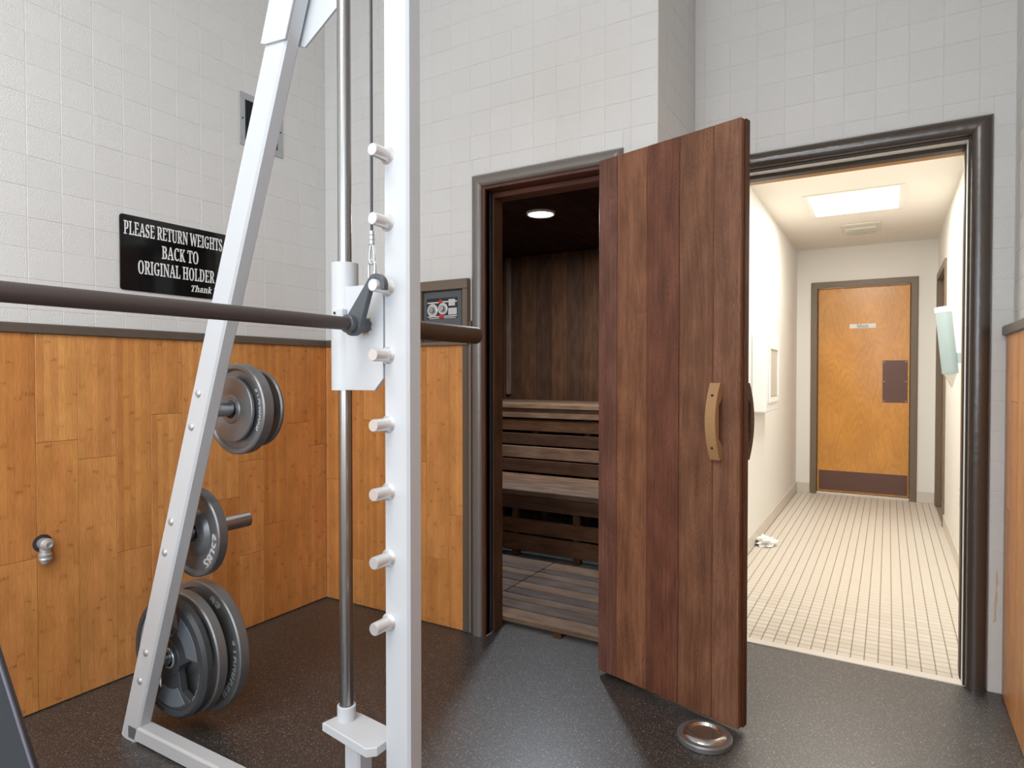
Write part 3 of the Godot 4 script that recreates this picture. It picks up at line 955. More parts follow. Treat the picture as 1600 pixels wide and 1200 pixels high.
	tag(obj("paint_edge", bx(Vector3(-0.6425, 2.006, HZ - 0.1525), Vector3(0.2435, 2.0185, HZ - 0.1005), 0.001), M.gold, fr), "ochre painted edge")
	# end door
	fr = struct("trim_12", "taupe metal frame around the door at the end of the hallway", "door frame")
	prof = [Vector2(0.0, -0.06), Vector2(0.0, 0.010), Vector2(0.004, 0.014), Vector2(0.052, 0.014), Vector2(0.056, 0.010), Vector2(0.056, -0.005)]
	for s in [-1, 0, 1]:
		var st := tool()
		casing_run(st, s, -0.594, 0.172, 1.982, prof, HEND)
		obj("casing", st, M.frame_hall, fr)
	var d := struct("door_2", "varnished plywood washroom door at the end of the hallway", "door")
	obj("leaf", bx(Vector3(-0.590, 0.024, HEND - 0.10), Vector3(0.168, 1.979, HEND - 0.058), 0.002, 1, Vector2(0.6, 0.03)), M.ply, d)
	tag(obj("kick_plate", bx(Vector3(-0.577, 0.036, HEND - 0.0578), Vector3(0.158, 0.225, HEND - 0.0545), 0.001), M.brown_plate, d), "brown kick plate")
	var pp := obj("push_plate", bx(Vector3(-0.046, 0.893, HEND - 0.0578), Vector3(0.152, 1.284, HEND - 0.0545), 0.001), M.brown_plate, d)
	tag(pp, "brown push plate")
	for x in [-0.033, 0.139]:
		for y in [0.906, 1.088, 1.271]:
			var st := tool()
			rod(st, Vector3(x, y, HEND - 0.0546), Vector3(x, y, HEND - 0.053), 0.0045, 10)
			obj("screw", st, M.zinc, pp)
	var np := obj("name_plate", bx(Vector3(-0.321, 1.589, HEND - 0.0578), Vector3(-0.103, 1.632, HEND - 0.055), 0.001), M.letters, d)
	var font := SystemFont.new()
	font.font_names = PackedStringArray(["Droid Serif"])
	var tx := lettering("Men", font, 64, 0.046, 0.002)
	put("lettering", tx[0], mat(rgb(70, 66, 60), 0.6), np, at(-0.212, 1.6105, HEND - 0.0545))
	obj("sill", bx(Vector3(-0.594, -0.001, HEND - 0.12), Vector3(0.172, 0.018, HEND - 0.02), 0.002, 0), M.marble, d)
	# side door recess on the right
	fr = struct("trim_13", "taupe metal frame of the side door on the right of the hallway", "door frame")
	for zz in [[-6.715, -6.66], [-5.83, -5.775]]:
		obj("casing", bx(Vector3(HX1 - 0.014, 0.0, zz[0]), Vector3(HX1 + 0.1, 2.03, zz[1] ), 0.003), M.frame_hall, fr)
	obj("casing", bx(Vector3(HX1 - 0.014, 1.975, -6.66), Vector3(HX1 + 0.1, 2.03, -5.83), 0.003, 2), M.frame_hall, fr)
	d = struct("door_3", "dark side door set back in the right hallway wall", "door")
	obj("leaf", bx(Vector3(HX1 + 0.030, 0.01, -6.66), Vector3(HX1 + 0.07, 1.975, -5.83), 0.001), M.side_door, d)
	# ceiling light and vent
	var l := thing("ceiling_light", "bright square light panel set in the hallway ceiling", "light", Vector3(-0.213, HC, -5.05))
	obj("frame", bx(Vector3(-0.30, -0.008, -0.33), Vector3(0.30, 0.0, 0.33), 0.003), M.plastic_white, l)
	obj("diffuser", bx(Vector3(-0.265, -0.012, -0.295), Vector3(0.265, -0.008, 0.295), 0.001), glow(Color(1.0, 0.985, 0.95), 3.0), l)
	area("light", l, Vector3(0, -0.02, 0), Vector2(0.52, 0.58), Vector3.DOWN, Color(1.0, 0.98, 0.945), 2.2)
	l = thing("ceiling_light", "added unseen light panel above the hallway entrance, behind the door frame", "light", Vector3(-0.213, HC, -3.45))  # added lamp hidden by the header, brightens the hallway and nearby floor
	obj("frame", bx(Vector3(-0.30, -0.008, -0.33), Vector3(0.30, 0.0, 0.33), 0.003), M.plastic_white, l)
	obj("diffuser", bx(Vector3(-0.265, -0.012, -0.295), Vector3(0.265, -0.008, 0.295), 0.001), glow(Color(1.0, 0.985, 0.95), 3.0), l)
	area("light", l, Vector3(0, -0.02, 0), Vector2(0.52, 0.58), Vector3.DOWN, Color(1.0, 0.98, 0.945), 2.0)
	var v := thing("air_vent", "small white louvred air vent on the hallway ceiling", "vent", Vector3(-0.203, HC, -5.95))
	obj("frame", bx(Vector3(-0.136, -0.012, -0.19), Vector3(0.136, 0.0, 0.19), 0.005), M.ivory, v)
	for k in 6:
		var st := tool()
		cbox(st, Vector3.ZERO, Vector3(0.22, 0.003, 0.04), 0.001)
		obj("louvre", st, M.ivory, v, Transform3D(Basis(Vector3.RIGHT, 0.9), Vector3(0, -0.026, -0.125 + 0.05 * k)))
	# paper towel cabinet
	var c := thing("towel_cabinet", "white wall cabinet on the left hallway wall", "cabinet", Vector3(HX0, 0.905, -4.40))
	obj("body", bx(Vector3(0, 0, -0.55), Vector3(0.09, 0.53, 0.0), 0.008), M.cabinet, c)
	obj("inset_panel", bx(Vector3(0.09, 0.10, -0.46), Vector3(0.0925, 0.42, -0.14), 0.001), M.cabinet_dark, c)
	for q in [[0.06, 0.10, -0.50, -0.10], [0.42, 0.455, -0.50, -0.10]]:
		obj("frame_bar", bx(Vector3(0.09, q[0], q[2]), Vector3(0.10, q[1], q[3]), 0.003), M.cabinet, c)
	for q in [[-0.50, -0.46], [-0.14, -0.10]]:
		obj("frame_bar", bx(Vector3(0.09, 0.10, q[0]), Vector3(0.10, 0.42, q[1]), 0.003), M.cabinet, c)
	obj("slot", bx(Vector3(0.088, 0.095, -0.45), Vector3(0.0995, 0.101, -0.16), 0.0), mat(rgb(130, 118, 104), 0.6), c)
	# tilted cup dispenser on the right
	var cd := thing("cup_dispenser", "pale blue tube cup dispenser tilted off the right hallway wall", "dispenser", Vector3(0.291, 1.16, -4.2))
	cd.rotation = Vector3(0, 0, 0.10)
	var s := tool()
	lathe(s, [Vector2(0.0, 0.0), Vector2(0.0365, 0.0), Vector2(0.0385, 0.004), Vector2(0.0385, 0.337), Vector2(0.0, 0.337)], 28)
	obj("tube", s, M.teal, cd)
	s = tool()
	lathe(s, [Vector2(0.0395, 0.335), Vector2(0.0415, 0.339), Vector2(0.0415, 0.362), Vector2(0.038, 0.367), Vector2(0.0, 0.368)], 28)
	obj("cap", s, M.plastic_white, cd)
	s = tool()
	lathe(s, [Vector2(0.030, 0.0), Vector2(0.003, -0.075), Vector2(0.0, -0.077)], 24)
	obj("paper_cone", s, M.ivory, cd)
	obj("bracket", bx(Vector3(0.036, 0.055, -0.015), Vector3(0.072, 0.11, 0.015), 0.003), M.teal, cd)
	# outlet
	var ol := thing("wall_outlet", "ivory outlet plate low on the right hallway wall", "outlet", Vector3(HX1, 0.43, -4.56))
	obj("cover", bx(Vector3(-0.006, -0.057, -0.035), Vector3(0, 0.057, 0.035), 0.002), M.ivory, ol)
	for y in [-0.02, 0.02]:
		obj("socket", bx(Vector3(-0.0085, y - 0.014, -0.014), Vector3(-0.0055, y + 0.014, 0.014), 0.002), M.plastic_white, ol)
	# crumpled paper
	s = tool()
	var nz := noise(77, 9.0, 3)
	var R := 9
	var S := 18
	var V := []
	for i in R + 1:
		for j in S:
			var th2 := PI * i / R
			var ph := TAU * j / S
			var dir := Vector3(sin(th2) * cos(ph), cos(th2), sin(th2) * sin(ph))
			var r := 1.0 + 0.75 * nz.get_noise_3dv(dir * 0.55)
			V.append(Vector3(dir.x * 0.058, maxf(dir.y * 0.036, -0.024), dir.z * 0.07) * r)
	for i in R:
		for j in S:
			var q := [V[i * S + j], V[i * S + (j + 1) % S], V[(i + 1) * S + (j + 1) % S], V[(i + 1) * S + j]]
			for t in [[0, 1, 2], [0, 2, 3]]:
				var A: Vector3 = q[t[0]]
				var B: Vector3 = q[t[1]]
				var C: Vector3 = q[t[2]]
				var nn := (B - A).cross(C - A)
				if nn.length() < 1e-9: continue
				nn = nn.normalized()
				if nn.dot(A + B + C) < 0: nn = -nn
				tri(s, [A, B, C], [nn, nn, nn], [Vector2.ZERO, Vector2.ZERO, Vector2.ZERO])
	tag(obj("crumpled_paper", s, M.paper, self, at(-0.705, 0.026, -4.56)), "crumpled white paper on the mosaic floor by the left skirting", "paper")

# ---------------------------------------------------------------- weight machine
const MZ := -1.10
func leg_x(y: float) -> float:
	return 0.357 * y - 2.112     # left edge of the slanted leg's front face

func build_machine() -> void:
	var m := thing("weight_machine", "white steel weight machine frame with slanted leg and pin post", "weight machine", Vector3.ZERO)
	# upright post
	var st := tool()
	cbox(st, Vector3(-0.9555, 1.16, MZ - 0.0245), Vector3(0.0735, 2.32, 0.049), 0.006)
	obj("upright_post", st, M.white_steel, m)
	# slanted leg: same tube, leaning towards the post
	var a := atan(0.357)
	var L := 2.36 / cos(a)
	st = tool()
	cbox(st, Vector3.ZERO, Vector3(0.080, L, 0.045), 0.006)
	obj("slanted_leg", st, M.white_steel, m, Transform3D(Basis(Vector3.FORWARD, a), Vector3(leg_x(1.17) + 0.0425, 1.17, MZ - 0.0225)))
	# top beam with gusset plates
	st = tool()
	cbox(st, Vector3(-1.13, 2.345, MZ - 0.0245), Vector3(0.50, 0.075, 0.049), 0.006, 0)
	obj("top_beam", st, M.white_steel, m)
	st = tool()
	prism(st, PackedVector2Array([Vector2(-1.38, 2.03), Vector2(-1.30, 2.0), Vector2(-1.05, 2.15), Vector2(-0.99, 2.30), Vector2(-0.99, 2.31), Vector2(-1.30, 2.31)]), 0.006, at(0, 0, MZ - 0.052), 0.001)
	obj("gusset", st, M.white_steel, m)
	st = tool()
	prism(st, PackedVector2Array([Vector2(-1.402, 2.012), Vector2(-1.385, 2.006), Vector2(-1.31, 2.0), Vector2(-1.20, 2.312), Vector2(-1.30, 2.312)]), 0.006, at(0, 0, MZ + 0.003), 0.001)
	obj("gusset", st, M.white_steel, m)
	# floor beam and rod plate
	st = tool()
	cbox(st, Vector3(-1.49, 0.028, MZ - 0.0245), Vector3(1.16, 0.05, 0.049), 0.006, 0)
	obj("floor_beam", st, M.white_steel, m)
	st = tool()
	cbox(st, Vector3(-1.10, 0.17, MZ - 0.027), Vector3(0.05, 0.235, 0.048), 0.005)
	obj("rod_stand", st, M.white_steel, m)
	st = tool()
	prism(st, PackedVector2Array([Vector2(-1.178, 1.085), Vector2(-1.01, 1.058), Vector2(-0.992, 1.075), Vector2(-0.992, 1.15), Vector2(-1.125, 1.165), Vector2(-1.162, 1.165)]), 0.022, Transform3D(Basis(Vector3.RIGHT, Vector3(0, 0, -1), Vector3.UP), Vector3(0, 0.301, 0)), 0.002)
	obj("rod_plate", st, M.white_steel, m)
	# guide rod and its collar
	st = tool()
	rod(st, Vector3(-1.14, 0.31, -1.128), Vector3(-1.14, 2.34, -1.128), 0.0165, 28)
	obj("guide_rod", st, M.dark_steel, m)
	st = tool()
	lathe(st, [Vector2(0.0, 0.0), Vector2(0.0225, 0.0), Vector2(0.0225, 0.034), Vector2(0.018, 0.036), Vector2(0.0166, 0.03)], 28, at(-1.14, 0.312, -1.128))
	obj("rod_collar", st, M.white_steel, m)
	# rack pins on the post
	for k in 8:
		var y: float = [1.653, 1.502, 1.3555, 1.202, 1.045, 0.891, 0.739, 0.5915][k]
		st = tool()
		lathe(st, [Vector2(0.0, 0.0), Vector2(0.021, 0.0), Vector2(0.0165, 0.005), Vector2(0.0143, 0.008), Vector2(0.0143, 0.047), Vector2(0.0128, 0.0495), Vector2(0.0, 0.0495)], 24, Transform3D(Basis(Vector3.RIGHT, Vector3(0, 0, 1), Vector3(0, -1, 0)), Vector3(-0.9785, y, MZ - 0.0005)))
		obj("rack_pin", st, M.bright_pin, m)
	# bolts and plate horns on the leg
	for h in [[-1.702, 1.056, -1.345], [-1.839, 0.6742, -1.378], [-1.978, 0.253, -1.36]]:
		for dy in [-0.048, 0.048]:
			st = tool()
			lathe(st, [Vector2(0.0115, 0.0), Vector2(0.011, 0.0022), Vector2(0.0085, 0.0045), Vector2(0.0, 0.0058)], 20, Transform3D(Basis(Vector3.RIGHT, Vector3(0, 0, 1), Vector3(0, -1, 0)), Vector3(h[0] + dy * 0.357, h[1] + dy, MZ)))
			obj("bolt", st, M.zinc, m)
		st = tool()
		rod(st, Vector3(h[0], h[1], MZ - 0.043), Vector3(h[0], h[1], h[2]), 0.0235, 28, 0.004)
		obj("weight_horn", st, M.steel, m)

	# sliding bar with its carriage and catch hook
	var b := thing("sliding_bar", "long brown steel bar with white carriage and grey catch hook", "barbell", Vector3(-1.05, 1.273, MZ))
	st = tool()
	rod(st, Vector3(0, 0, 1.75), Vector3(0, 0, -0.02), 0.0150, 28, 0.001)
	obj("bar", st, M.bar, b)
	st = tool()
	rod(st, Vector3(0, 0, -0.02), Vector3(0, 0, -0.474), 0.0250, 32, 0.010)
	obj("sleeve", st, M.bar_end, b)
	st = tool()
	rod(st, Vector3(0, 0, 0.058), Vector3(0, 0, 0.012), 0.0205, 28, 0.0015)
	obj("collar", st, M.hook, b)
	st = tool()
	rod(st, Vector3(0, 0, 0.014), Vector3(0, 0, -0.008), 0.0175, 24, 0.001)
	obj("collar", st, M.hook, b)
	for k in 9:
		var t := TAU * k / 9
		st = tool()
		cbox(st, Vector3.ZERO, Vector3(0.0035, 0.006, 0.0015), 0.0005)
		obj("washer_tooth", st, M.brass, b, Transform3D(Basis(Vector3(0, 0, 1), t), Vector3(-sin(t) * 0.0195, cos(t) * 0.0195, -0.0035)))
	# hook outline in the plane of the machine's side, seen from the front
	var px := 0.0715
	var py := 0.0825
	var poly := PackedVector2Array()
	for k in 9:     # round the bar, underneath
		var t := PI * 0.95 + PI * 1.02 * k / 8.0
		poly.append(Vector2(cos(t), sin(t)) * 0.0270)
	var q := Vector2(px, py)
	poly.append(q + Vector2(-0.0190, -0.014))
	for k in 9:     # inside of the hook, over the pin
		var t := PI * 1.0 - PI * 1.02 * k / 8.0
		poly.append(q + Vector2(cos(t), sin(t)) * 0.0160)
	poly.append(q + Vector2(0.0165, -0.010))
	poly.append(q + Vector2(0.0255, -0.011))
	for k in 13:     # outside of the hook
		var t := PI * 0.0 + PI * 0.84 * k / 12.0
		poly.append(q + Vector2(cos(t), sin(t)) * 0.0265)
	if Geometry2D.is_polygon_clockwise(poly): poly.reverse()
	st = tool()
	prism(st, poly, 0.016, at(0, 0, 0.034), 0.0015)
	obj("catch_hook", st, M.hook, b)
	# carriage: plate with a clipped corner and a tube round the guide rod
	st = tool()
	prism(st, PackedVector2Array([Vector2(-0.066, -0.152), Vector2(0.026, -0.152), Vector2(0.0525, -0.124), Vector2(0.0525, 0.094), Vector2(-0.066, 0.094)]), 0.010, at(0, 0, -0.010), 0.001)
	obj("carriage_plate", st, M.white_steel, b)
	st = tool()
	lathe(st, [Vector2(0.018, -0.1525), Vector2(0.0325, -0.1525), Vector2(0.0325, 0.1545), Vector2(0.018, 0.1545), Vector2(0.018, -0.1525)], 36, at(-0.09, 0, -0.028))
	obj("carriage_tube", st, M.white_steel, b)
	st = tool()
	cbox(st, Vector3(-0.076, 0.03, 0.004), Vector3(0.034, 0.024, 0.018), 0.003)
	var lug := obj("lug", st, M.white_steel, b)
	st = tool()
	rod(st, Vector3(-0.082, 0.031, 0.0128), Vector3(-0.082, 0.031, 0.0145), 0.0035, 10)
	obj("set_screw", st, M.screw, lug)

	# lifting cable
	var c := thing("lifting_cable", "dark steel cable ending in a loop and oval link above the hook", "cable", Vector3(-1.037, 1.273, MZ))
	st = tool()
	sweep(st, [Vector3(0, 1.034, -0.012), Vector3(0, 0.6, -0.012), Vector3(0, 0.2, -0.012)], 0.0034, 10)
	obj("cable", st, M.cable, c)
	st = tool()
	var fp := [Vector2(0.0, 0.0)]
	for k in 3:
		fp.append_array([Vector2(0.0066, 0.0 + 0.011 * k), Vector2(0.0066, 0.008 + 0.011 * k), Vector2(0.0052, 0.0095 + 0.011 * k)])
	fp.append(Vector2(0.0, 0.033))
	lathe(st, fp, 18, at(0, 0.188, -0.012))
	obj("ferrule", st, M.zinc, c)
	st = tool()
	var lp := []
	for k in 17:
		var t := -PI * 0.5 + PI * 2.0 * k / 16.0
		var w := 0.0105 * (0.35 + 0.65 * (0.5 - 0.5 * sin(t)))
		lp.append(Vector3(cos(t) * w, 0.167 + 0.024 * sin(t), -0.012))
	lp.pop_back()
	sweep(st, lp, 0.0027, 8, true)
	obj("loop", st, M.zinc, c)
	st = tool()
	lp = []
	for k in 20:
		var t := TAU * k / 20.0
		lp.append(Vector3(cos(t) * 0.0125, 0.1205 + signf(sin(t)) * 0.019 + 0.0115 * sin(t), -0.012 + 0.003 * cos(t)))
	sweep(st, lp, 0.0031, 8, true)
	obj("oval_link", st, M.zinc, c)
	st = tool()
	rod(st, Vector3(0.0112, 0.108, -0.009), Vector3(0.0112, 0.124, -0.009), 0.0046, 6)
	obj("link_nut", st, M.zinc, c)
	st = tool()
	cbox(st, Vector3(0.0, 0.09, -0.012), Vector3(0.030, 0.022, 0.005), 0.001)
	obj("link_tab", st, M.white_steel, c)

# ---------------------------------------------------------------- weight plates
func ring_text(parent: Node3D, text: String, r: float, h: float, mid: float, step: float, z: float, m: Material, font: Font, flip := false) -> void:
	var st := tool()
	var n := text.length()
	for i in n:
		if text[i] == " ": continue
		var l := lettering(text[i], font, 48, h * 1.35, 0.003)
		var t := mid - (i - (n - 1) * 0.5) * step
		if flip: t = mid + (i - (n - 1) * 0.5) * step
		var bs := Basis(Vector3(0, 0, 1), t - PI * 0.5 + (PI if flip else 0.0))
		st.append_from(l[0], 0, Transform3D(bs, Vector3(cos(t) * r, sin(t) * r, z)))
		if l[0].get_surface_count() > 1: pass
	obj("lettering", st, m, parent)

func plate_body(parent: Node3D, prof: Array, m: Material, called := "disc") -> MeshInstance3D:
	var st := tool()
	# lathe axis y becomes +z (towards the camera side)
	lathe(st, prof, 56, Transform3D(Basis(Vector3.RIGHT, Vector3(0, 0, 1), Vector3(0, -1, 0)), Vector3.ZERO), 30.0)
	return obj(called, st, m, parent)

func iron_plate(label: String, where: Vector3, R: float, t: float, hub: float, m: Material, lip := 0.022) -> Node3D:
	# where = centre of the front face; a raised rim, a sunk web and a hub round the hole
	var p := thing("weight_plate", label, "weight plate", where, "weight plates on the machine's horns")
	var d := 0.011 if t > 0.02 else 0.004
	plate_body(p, [Vector2(0.0272, -t), Vector2(R - 0.003, -t), Vector2(R, -t + 0.003), Vector2(R, -0.004), Vector2(R - 0.004, 0.0), Vector2(R - lip, 0.0), Vector2(R - lip - 0.007, -d), Vector2(hub + 0.016, -d - 0.001), Vector2(hub + 0.004, -0.003), Vector2(hub, -0.001), Vector2(0.030, -0.001), Vector2(0.0272, -0.004), Vector2(0.0272, -t)], m)
	return p

func build_plates() -> void:
	var sans := SystemFont.new()
	sans.font_names = PackedStringArray(["Droid Sans"])
	sans.font_weight = 700
	# upper horn
	var x := -1.702
	var y := 1.053
	var p := thing("weight_plate", "small flat grey disc in front on the upper horn", "weight plate", Vector3(x, y, -1.2135), "weight plates on the machine's horns")
	plate_body(p, [Vector2(0.0272, -0.011), Vector2(0.097, -0.011), Vector2(0.099, -0.009), Vector2(0.099, -0.002), Vector2(0.097, 0.0), Vector2(0.050, 0.0), Vector2(0.046, -0.002), Vector2(0.043, -0.002), Vector2(0.04, 0.001), Vector2(0.0272, 0.001), Vector2(0.0272, -0.011)], M.iron)
	p = iron_plate("thick rimmed grey plate in the middle of the upper horn", Vector3(x, y, -1.2255), 0.1375, 0.038, 0.055, M.iron, 0.014)
	ring_text(p, "STANDARD", 0.1125, 0.019, 0.02, 0.155, -0.010, M.letter_grey, sans)
	p = iron_plate("thin grey plate at the back of the upper horn, nearest the wall", Vector3(x, y, -1.303), 0.119, 0.013, 0.05, M.iron_dark, 0.014)
	# middle horn
	p = iron_plate("single grey plate lettered 25LBS on the middle horn", Vector3(-1.839, 0.671, -1.1725), 0.136, 0.034, 0.060, M.iron_dark, 0.012)
	ring_text(p, "25LBS", 0.106, 0.030, -0.50, 0.235, -0.010, M.letter_grey, sans)
	# lower horn: rubber grip plate, iron plate, large plate
	x = -1.978
	p = thing("weight_plate", "black rubber grip plate with hand slots in front on the lower horn", "weight plate", Vector3(x, 0.250, -1.179), "weight plates on the machine's horns")
	var rim := tool()
	var xf := Transform3D(Basis(Vector3.RIGHT, Vector3(0, 0, 1), Vector3(0, -1, 0)), Vector3.ZERO)
	lathe(rim, [Vector2(0.165, -0.031), Vector2(0.189, -0.031), Vector2(0.193, -0.027), Vector2(0.193, -0.010), Vector2(0.183, 0.0), Vector2(0.168, 0.0), Vector2(0.165, -0.004), Vector2(0.165, -0.031)], 64, xf, 30.0)
	obj("rim", rim, M.rubber_plate, p)
	var hubm := tool()
	lathe(hubm, [Vector2(0.0272, -0.031), Vector2(0.058, -0.031), Vector2(0.060, -0.028), Vector2(0.060, -0.004), Vector2(0.056, 0.0), Vector2(0.034, 0.0), Vector2(0.030, -0.003), Vector2(0.0272, -0.003), Vector2(0.0272, -0.031)], 40, xf, 30.0)
	obj("hub", hubm, M.rubber_plate, p)
	hubm = tool()
	lathe(hubm, [Vector2(0.0276, -0.002), Vector2(0.0276, 0.002), Vector2(0.032, 0.002), Vector2(0.034, -0.001)], 32, xf)
	obj("bore_ring", hubm, M.zinc, p)
	for k in 3:     # three broad webs between the hand slots
		var a0 := deg_to_rad(-150.0 + 120.0 * k + 66.0)
		var poly := PackedVector2Array()
		for i in 9: poly.append(Vector2(cos(a0 - 0.70 + 1.40 * i / 8.0), sin(a0 - 0.70 + 1.40 * i / 8.0)) * 0.166)
		poly.append(Vector2(cos(a0 + 0.50), sin(a0 + 0.50)) * 0.115)
		for i in 7: poly.append(Vector2(cos(a0 + 0.95 - 1.90 * i / 6.0), sin(a0 + 0.95 - 1.90 * i / 6.0)) * 0.058)
		poly.append(Vector2(cos(a0 - 0.50), sin(a0 - 0.50)) * 0.115)
		if Geometry2D.is_polygon_clockwise(poly): poly.reverse()
		var st := tool()
		prism(st, poly, 0.024, at(0, 0, -0.015), 0.002)
		var wb := obj("web", st, M.rubber_plate_grey if k == 2 else M.rubber_plate, p)
		var pad := PackedVector2Array()
		for i in 7: pad.append(Vector2(cos(a0 - 0.5 + 1.0 * i / 6.0), sin(a0 - 0.5 + 1.0 * i / 6.0)) * 0.155)
		for i in 5: pad.append(Vector2(cos(a0 + 0.42 - 0.84 * i / 4.0), sin(a0 + 0.42 - 0.84 * i / 4.0)) * 0.098)
		if Geometry2D.is_polygon_clockwise(pad): pad.reverse()
		st = tool()
		prism(st, pad, 0.003, at(0, 0, -0.0018), 0.001)
		obj("pad", st, M.rubber_plate_grey, wb)
		# ribbed grip along the slot
		for i in 4:
			var t := a0 + deg_to_rad(46.0 + 9.5 * i)
			st = tool()
			cbox(st, Vector3.ZERO, Vector3(0.010, 0.022, 0.022), 0.002)
			obj("grip_rib", st, M.rubber_plate_grey, p, Transform3D(Basis(Vector3(0, 0, 1), t), Vector3(cos(t) * 0.163, sin(t) * 0.163, -0.014)))
	p = iron_plate("medium grey iron plate between two others on the lower horn", Vector3(x, 0.250, -1.2225), 0.197, 0.034, 0.06, M.iron, 0.016)
	p = iron_plate("largest grey plate at the back of the lower horn, nearest the wall", Vector3(x, 0.250, -1.285), 0.2165, 0.036, 0.07, M.iron, 0.020)
	ring_text(p, "STANDARD", 0.182, 0.026, -0.30, 0.155, -0.010, M.letter_grey, sans)
	ring_text(p, "45", 0.180, 0.036, 1.12, 0.17, -0.010, M.letter_grey, sans)

# ---------------------------------------------------------------- small things
func build_small_things() -> void:
	var serif := SystemFont.new()
	serif.font_names = PackedStringArray(["Droid Serif"])
	serif.font_weight = 700
	# sign
	var s := thing("wall_sign", "glossy black sign with white lettering on the left tiled wall", "sign", Vector3(TLX + 0.0015, 1.4805, -1.321))
	var poly := PackedVector2Array()
	for c in [[0.444, 0.276, 0.0], [0.012, 0.276, 90.0], [0.012, 0.012, 180.0], [0.444, 0.012, 270.0]]:
		for k in 5:
			var t := deg_to_rad(c[2] + 22.5 * k)
			poly.append(Vector2(c[0], c[1]) + Vector2(cos(t), sin(t)) * 0.012)
	# outline x runs away from the camera (-z), outline z comes out of the wall (+x)
	var bs := Basis(Vector3(0, 0, -1), Vector3.UP, Vector3(1, 0, 0))
	var st := tool()
	prism(st, poly, 0.004, Transform3D(bs, Vector3(0.002, 0, 0)), 0.0008)
	obj("board", st, M.black_gloss, s)
	for l in [["PLEASE RETURN WEIGHTS", 0.015, 0.430, 0.238, 0.053], ["BACK TO", 0.162, 0.318, 0.165, 0.053], ["ORIGINAL HOLDER", 0.068, 0.392, 0.094, 0.053]]:
		var t := lettering(l[0], serif, 64, 0.06, 0.0012)
		var bb: AABB = t[1]
		var sx: float = (l[2] - l[1]) / bb.size.x
		var sy: float = l[4] / bb.size.y
		var mi := put("lettering", t[0], M.letters, s, Transform3D(bs * Basis.from_scale(Vector3(sx, sy, 1)), Vector3(0.0042, l[3] - 0.0 * sy, -(l[1] + l[2]) * 0.5)))
		mi.position.y = l[3] - (bb.position.y + bb.size.y * 0.5) * sy
		mi.position.z = -((l[1] + l[2]) * 0.5 - (bb.position.x + bb.size.x * 0.5) * sx)
	var ty := lettering("Thank You", serif, 64, 0.036, 0.0012)
	var b2: AABB = ty[1]
	var k2 := 0.16 / b2.size.x
	var sh := Basis(Vector3(k2, 0, 0), Vector3(0.28, 1.0, 0), Vector3(0, 0, 1))
	put("lettering", ty[0], M.letters, s, Transform3D(bs * sh, Vector3(0.0042, 0.035, -0.365)))
	# wall vent behind the leg
	var v := thing("wall_vent", "grey metal wall vent behind the top of the slanted leg", "vent", Vector3(TLX, 2.191, -1.843))
	obj("back", bx(Vector3(0.0, 0.01, -0.225), Vector3(0.002, 0.225, -0.01)), M.vent_dark, v)
	for q in [[0.0, 0.0, 0.236, 0.029], [0.0, 0.206, 0.236, 0.236]]:
		obj("frame", bx(Vector3(0.0, q[1], -q[2]), Vector3(0.006, q[3], 0.0), 0.001), M.vent, v)
	for q in [[0.0, 0.029], [0.207, 0.236]]:
		obj("frame", bx(Vector3(0.0, 0.029, -q[1]), Vector3(0.006, 0.206, -q[0]), 0.001), M.vent, v)
	for k in 12:
		st = tool()
		cbox(st, Vector3.ZERO, Vector3(0.0012, 0.178, 0.010), 0.0003)
		obj("louvre", st, M.panel_black, v, Transform3D(Basis(Vector3.UP, 0.6), Vector3(0.005, 0.1175, -0.036 - 0.0149 * k)))
	for k in 8:
		obj("crossbar", bx(Vector3(0.003, 0.045 + 0.02 * k, -0.207), Vector3(0.0042, 0.047 + 0.02 * k, -0.029)), M.panel_black, v)
	for z in [-0.015, -0.221]:
		st = tool()
		rod(st, Vector3(0.005, 0.118, z), Vector3(0.0075, 0.118, z), 0.004, 10)
		obj("screw", st, M.screw, v)
	# rust streak on the tile strip at the far right
	st = tool()
	prism(st, PackedVector2Array([Vector2(0.346, 0.452), Vector2(0.349, 0.40), Vector2(0.344, 0.385), Vector2(0.348, 0.35), Vector2(0.343, 0.30), Vector2(0.345, 0.262), Vector2(0.332, 0.255), Vector2(0.339, 0.268), Vector2(0.338, 0.33), Vector2(0.342, 0.37), Vector2(0.341, 0.43)]), 0.0004, at(0, 0, HZ + 0.0006))
	tag(obj("rust_streak", st, mat(rgb(214, 190, 156), 0.7), self), "thin tan rust streak running down the narrow tiled strip", "stain")
	# pipe elbow
	var p := thing("pipe_fitting", "galvanised pipe elbow with a plug standing out of the bamboo", "pipe fitting", Vector3(LX, 0.578, -1.052))
	st = tool()
	lathe(st, [Vector2(0.0, 0.0), Vector2(0.030, 0.0), Vector2(0.030, 0.0012), Vector2(0.0, 0.0012)], 24, Transform3D(Basis(Vector3(0, 0, 1), -PI * 0.5), Vector3.ZERO))
	obj("wall_hole", st, M.vent_dark, p)
	var outx := Transform3D(Basis(Vector3(0, 0, 1), -PI * 0.5), Vector3.ZERO)
	st = tool()
	lathe(st, [Vector2(0.0, 0.0), Vector2(0.0185, 0.0), Vector2(0.0195, 0.012), Vector2(0.0195, 0.028), Vector2(0.0, 0.028)], 24, outx)
	obj("elbow", st, M.zinc, p)
	st = tool()
	lathe(st, [Vector2(0.0, 0.0), Vector2(0.0165, 0.0), Vector2(0.0165, 0.030), Vector2(0.0, 0.030)], 24, at(0.019, -0.034, 0))
	obj("branch", st, M.zinc, p)
	st = tool()
